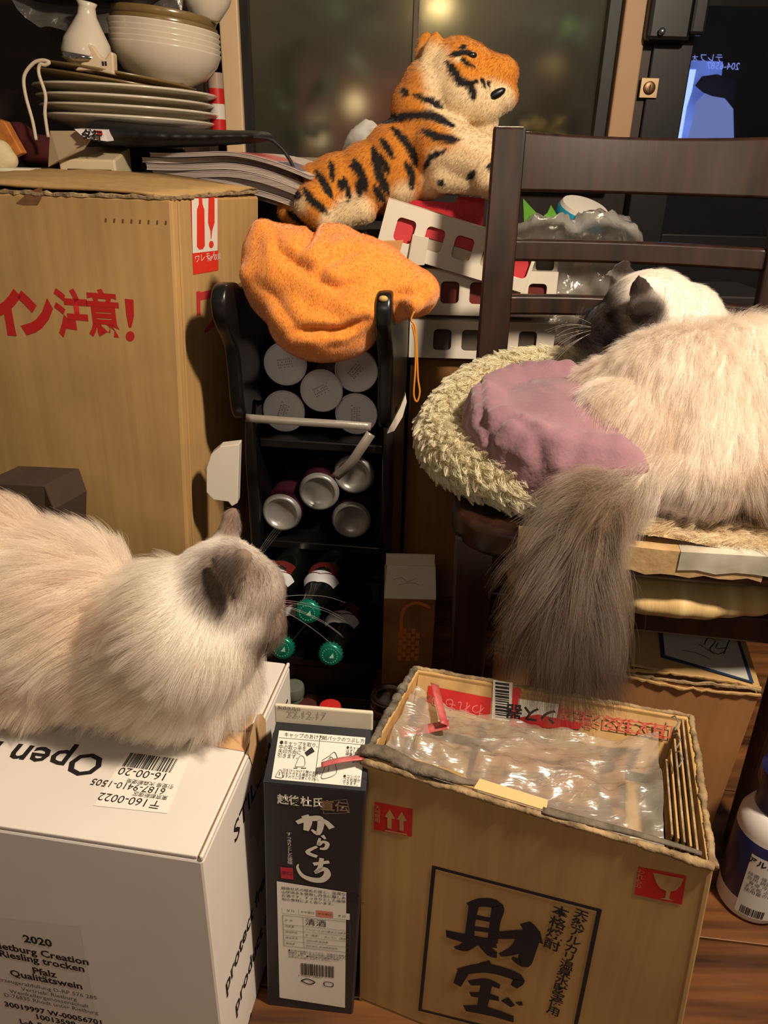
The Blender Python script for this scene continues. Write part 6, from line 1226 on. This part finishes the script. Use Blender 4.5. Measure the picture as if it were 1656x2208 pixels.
c = at(440, 45, 1.50); t = empty('steep_bowl', (0, 0, 0), 'single off-white bowl perched beside the bagged black tray', 'bowl', None, Matrix.Translation((c.x, c.y, c.z)) @ Matrix.Rotation(R_(10), 4, 'Y'))
MB().lathe([(0.0, 0.002), (0.02, 0.0), (0.026, 0.004), (0.040, 0.03), (0.048, 0.07), (0.05, 0.1), (0.048, 0.1), (0.036, 0.03), (0.0, 0.008)], 40).build('dish', PORC, t, local=True, smooth=True)
# spray can, cord
c = at(471, 280, 1.56); t = empty('spray_can', (0, 0, 0), 'red and white spray can standing beside the cream window frame', 'can', None, Matrix.Translation((c.x, c.y, 0.846)))
for z0, z1, m in ((0.0, 0.025, mat('red_can_paint', (186, 34, 30), 0.35)), (0.025, 0.05, mat('white_can_paint', (206, 196, 186), 0.35)), (0.05, 0.075, mat('red_can_paint', (186, 34, 30))), (0.075, 0.10, mat('clear_cap', (160, 140, 120), 0.3))): MB().lathe([(0.0, z0), (0.0145, z0), (0.0145, z1), (0.0, z1)], 24).build('can_band', m, t, local=True, auto=40)
tag(MB().tube(smooth_line([at(x, y, 1.37) for x, y in ((78, 302), (70, 260), (55, 205), (52, 165), (70, 138), (90, 130), (106, 134), (98, 140), (86, 140), (84, 160), (98, 205), (97, 245), (104, 296))], 6), 0.0028, 8).build('looped_cable', mat('white_cord_rubber', (206, 190, 168), 0.6), None, smooth=True), 'thin white looped cable hanging beside the plate stack', 'cable')
# magazines: each one bent slab
MAGW = [mat('magazine_page_a', (196, 180, 172), 0.7), mat('magazine_page_b', (172, 158, 152), 0.7), mat('magazine_page_c', (206, 196, 190), 0.7)]
PAGES = mat('page_edges', (188, 174, 164), 0.8, rgb2=(140, 126, 116), scale=1.0, stretch=(2, 2, 900))
mz = [ (0.7465, 0.010, -8), (0.755, 0.009, -14), (0.765, 0.010, -10), (0.776, 0.011, -16), (0.788, 0.010, -12), (0.799, 0.008, -7), (0.808, 0.007, -15) ]
desc = ('bottom magazine of the pile, its corner showing an orange cover', 'second magazine from the bottom of the sagging pile', 'third magazine from the bottom of the sagging pile', 'thick magazine in the middle of the sagging pile', 'third magazine from the top of the sagging pile', 'second magazine from the top of the sagging pile', 'top magazine of the pile, pink photo on its cover')
for i, (z0, th, yw) in enumerate(mz):
    p0 = Vector((-0.41 - 0.008 * (i % 3), 1.385 + 0.006 * (i % 2), 0)); Mz = Matrix.Rotation(R_(yw), 3, 'Z'); Lx = 0.285 - 0.006 * (i % 3); Ly = 0.2
    t = empty('magazine', (p0.x, p0.y, z0), desc[i], 'magazine', 'magazines in the sagging pile')
    def bent(name, za, zb, m, x0=0.0, x1=1.0, y0=0.0, y1=1.0):
        mb = MB(); k = 16
        for a in range(k + 1):
            u = x0 + (x1 - x0) * a / k; xw_ = (p0 + Mz @ Vector((u * Lx, 0.0, 0))).x; drop = 0.030 * max(0, (xw_ + 0.285) / 0.155) ** 1.6 - 0.003 * math.sin(xw_ * 20)
            for (yy_, zz) in ((y0, za), (y1, za), (y1, zb), (y0, zb)): q = p0 + Mz @ Vector((u * Lx, yy_ * Ly, 0)); mb.v.append((q.x, q.y, zz - drop))
        mb.f = [(4 * a + j, 4 * a + (j + 1) % 4, 4 * a + 4 + (j + 1) % 4, 4 * a + 4 + j) for a in range(k) for j in range(4)] + [(3, 2, 1, 0), (4 * k, 4 * k + 1, 4 * k + 2, 4 * k + 3)]
        return mb.build(name, m, t)
    bent('pages', z0, z0 + th - 0.0022, PAGES); bent('cover', z0 + th - 0.0022, z0 + th - 0.0012, MAGW[i % 3], -0.002, 1.004, -0.004, 1.0); bent('cover', z0 - 0.0008, z0, MAGW[(i + 1) % 3], -0.002, 1.004, -0.004, 1.0)
    if i == 6: bent('cover_photo', z0 + th - 0.0012, z0 + th - 0.0008, mat('pink_photo', (206, 110, 100), 0.5), 0.55, 0.78, 0.02, 0.5); bent('cover_photo', z0 + th - 0.0012, z0 + th - 0.0008, mat('grey_photo', (110, 100, 110), 0.5), 0.8, 0.95, 0.02, 0.4)
    if i == 0: bent('cover_photo', z0 + th - 0.0012, z0 + th - 0.0008, mat('orange_photo', (206, 96, 50), 0.5), 0.8, 1.0, -0.003, 0.4)
# folded flyer and black pouch with an elastic cord
fy = MB().slab([at(160, 278, 1.32), at(225, 280, 1.32), at(232, 305, 1.31), at(182, 298, 1.31)][::-1], (0, 0.03, 0.002)).build('flyer', mat('flyer_white', (220, 212, 206), 0.6), None); tag(fy, 'black and white flyer with bold characters sticking out under the black pouch', 'flyer')
ffl = Face(at(160, 300, 1.309), (1, -0.02, -0.12), Z); ffl.text('flyer_lettering', 'ダ行', 0.016, (178, 290), INK, fy, bold=0.0008, va='CENTER', h=0.004); ffl.poly('flyer_red', [(206, 281), (222, 282), (224, 292), (212, 290)][::-1], REDINK, fy, 0.004)
pm = MB()
for i in range(13):
    t_ = i / 12; c = at(230 + 325 * t_, 288 + 6 * math.sin(t_ * 3) + 6 * t_, 1.40); pm.ell(c, (0.03, 0.075 * (1 - 0.45 * abs(t_ - 0.4)), 0.019 * (1.1 - 0.6 * t_)), 14)
pouch = blob('black_pouch', pm, mat('black_nylon', (15, 15, 15), 0.6, bump=0.4, bscale=40), None, 0.004, 16); tag(pouch, 'flat black fabric pouch lying on the magazine pile', 'pouch')
MB().tube(smooth_line([at(x, y, 1.335) for x, y in ((545, 296), (580, 300), (605, 318), (625, 345), (640, 375), (655, 392))], 6), 0.0028, 8).build('elastic_cord', INK, pouch, smooth=True)
# cream card machine and translucent sleeve behind the carton
c = at(175, 365, 1.34); t = empty('card_machine', (c.x, 1.38, 0.735), 'cream plastic counter machine with a dark display behind the tall carton', 'machine')
a, b = at(130, 392, 1.33), at(245, 345, 1.33); MB().hexa([(a.x, 1.335, 0.735), (b.x, 1.335, 0.735), (b.x, 1.42, 0.735), (a.x, 1.42, 0.735), (a.x, 1.335, b.z), (b.x, 1.335, b.z), (b.x, 1.42, b.z + 0.02), (a.x, 1.42, b.z + 0.02)]).build('housing', mat('cream_plastic', (206, 190, 156), 0.4), t, bevel=0.003)
q0_, q1_ = at(148, 382, 1.332), at(240, 366, 1.332); MB().box(((q0_.x + q1_.x) / 2, 1.333, (q0_.z + q1_.z) / 2), (q1_.x - q0_.x, 0.004, abs(q0_.z - q1_.z))).build('display', mat('dark_display', (40, 34, 28), 0.3), t, bevel=0.0008)
tag(MB().slab([at(104, 360, 1.325), at(128, 345, 1.32), at(180, 322, 1.32), at(195, 300, 1.33), at(165, 282, 1.34), at(108, 282, 1.34)][::-1], (0, 0.004, 0)).build('plastic_sleeve', mat('dull_plastic_sleeve', (168, 146, 118), 0.35), None), 'dull translucent plastic sleeve standing beside the cream machine', 'sleeve')
# odds and ends at the edge of the cabinet: wooden clapper, knit coaster, paper lump
tag(MB().slab([at(-10, 255, 1.33), at(10, 262, 1.33), at(48, 330, 1.33), at(22, 342, 1.33), at(-10, 290, 1.33)][::-1], (0, 0.02, 0)).build('wooden_block', mat('orange_wood', (190, 116, 52), 0.45, var=0.3, scale=3, stretch=(20, 3, 20)), None, bevel=0.002), 'orange-brown wooden block leaning at the end of the cabinet', 'wooden block')
pm = MB()
for (x, y, r) in ((0, 330, 24), (18, 345, 18), (5, 350, 22), (-15, 340, 26)): pm.ell(at(x, y, 1.31), r / 1150, 12)
tag(blob('plaster_lump', pm, mat('cream_plaster', (206, 190, 150), 0.9, bump=0.6, bscale=60), None, 0.004, 2), 'lumpy cream ornament sitting on the coasters behind the carton', 'ornament')
for y_, m, lb in ((366, mat('white_rope', (206, 196, 180), 0.8), 'white woven coaster on top of the coaster pile'), (374, mat('red_rope', (150, 40, 36), 0.8), 'red woven coaster in the middle of the coaster pile'), (382, mat('green_rope', (30, 92, 62), 0.8), 'green woven coaster at the bottom of the coaster pile')):
    c = at(15, y_, 1.33); Rr = 0.055 + 0.006 * (y_ - 366) / 8; mb = MB()
    for r_ in np.arange(0.006, Rr, 0.0065): mb.tube([c + Vector((r_ * math.cos(a_), r_ * math.sin(a_), 0)) for a_ in np.linspace(0, 2 * math.pi, 24)], 0.0036, 6, False)
    tag(mb.build('woven_coaster', m, None, smooth=True), lb, 'coaster', 'woven coasters')
c = at(95, 330, 1.45); tag(blob('red_cloth', MB().ell(c, (0.05, 0.04, 0.03), 14).ell(c + Vector((-0.04, 0, 0.02)), (0.03, 0.03, 0.03), 12), mat('dark_red_cloth', (72, 18, 18), 0.9), None, 0.006, 3), 'crumpled dark red cloth behind the wooden block', 'cloth')
# white crumpled paper on the sill
pm = MB()
for (x, y, rx, rz) in ((785, 300, 26, 36), (765, 335, 26, 30), (800, 282, 22, 14), (790, 330, 30, 34)): pm.ell(at(x, y, 1.71), (rx / 900, 0.02, rz / 900), 12, Matrix.Rotation(R_(20), 3, 'Y'))
cp = blob('crumpled_tissue', pm, mat('white_tissue', (214, 208, 202), 0.8, bump=0.5, bscale=25), None, 0.006, 1); v = verts_np(cp.data); set_verts(cp.data, v + norms_np(cp.data) * (0.008 * fbm(v, 30, 1.0))[:, None]); tag(cp, 'crumpled white tissue on the window sill behind the tiger', 'tissue')

# ================================================================== PLASTIC BAGS BEHIND THE CHAIR
def crumple(name, ells, m, label, voxel=0.007, amp=0.012, sc=24, cat='plastic bag'):
    pm = MB()
    for (px, py, Y, rx, ry, rz) in ells: pm.ell(at(px, py, Y), (rx, ry, rz), 16)
    o = blob(name, pm, m, None, voxel, 3); v = verts_np(o.data); n_ = norms_np(o.data); rd = np.array([1 - 2.2 * abs(noise.noise(Vector((q[0] * sc, q[1] * sc, q[2] * sc * 0.7)))) for q in v]); rd2 = np.array([1 - 2 * abs(noise.noise(Vector((q[0] * sc * 2.2 + 5, q[1] * sc * 2.2, q[2] * sc * 1.5)))) for q in v])
    set_verts(o.data, v + n_ * (amp * rd + amp * 0.5 * rd2)[:, None]); tag(o, label, cat); return o
crumple('clear_plastic_bag', [(1190, 520, 1.38, 0.07, 0.05, 0.035), (1290, 515, 1.38, 0.06, 0.05, 0.035), (1330, 520, 1.38, 0.03, 0.04, 0.02)], film_mat('bag_film', (240, 234, 224), opacity=0.55, gloss=0.2, rough=0.2, bscale=40), 'shiny clear plastic bag bulging behind the chair under its top rail')
crumple('clear_plastic_bag', [(1240, 610, 1.36, 0.06, 0.045, 0.08), (1200, 690, 1.34, 0.05, 0.04, 0.05), (1280, 600, 1.36, 0.045, 0.045, 0.05)], film_mat('bag_film_b', (232, 222, 206), opacity=0.5, gloss=0.2, rough=0.2, bscale=40), 'crumpled clear plastic bag hanging between the chair slats and trays')
tag(MB().box((0.60, 1.5, 0.30), (0.24, 0.2, 0.6)).build('dark_crate', mat('dark_crate_plastic', (28, 22, 20), 0.6), bevel=0.004), 'dark crate standing behind the plastic bags', 'crate')
c = at(1252, 470, 1.44); t = empty('blue_lid_jar', (0, 0, 0), 'white jar with a turquoise band lying among the plastic bags', 'jar', None, Matrix.Translation(c) @ Matrix.Rotation(R_(12), 4, 'Y') @ Matrix.Rotation(R_(20), 4, 'X'))
MB().lathe([(0, -0.06), (0.044, -0.06), (0.046, -0.05), (0.046, -0.012)], 36).build('jar_body', mat('white_jar', (206, 200, 190), 0.4), t, local=True, smooth=True)
MB().lathe([(0.046, -0.014), (0.0475, -0.012), (0.0475, 0.012), (0.045, 0.016)], 36, cap=False).build('turquoise_band', mat('turquoise_plastic', (20, 140, 168), 0.35, coat=0.2), t, local=True, auto=40)
MB().lathe([(0.045, 0.016), (0.042, 0.022), (0.0, 0.024)], 36).build('lid', mat('white_jar', (206, 200, 190)), t, local=True, auto=40)
t = empty('green_grass_strip', at(1150, 480, 1.42), 'bright green plastic leaf ornament behind the chair post', 'ornament'); GR = mat('bright_green_plastic', (88, 150, 40), 0.4)
for k, pts in enumerate(([(1128, 428), (1150, 452), (1168, 470), (1130, 482)], [(1152, 482), (1180, 460), (1188, 442), (1200, 462), (1190, 482)])): MB().slab([at(x, y, 1.40 + 0.01 * k) for x, y in pts], (0, 0.004, 0)).build('leaf', GR, t)
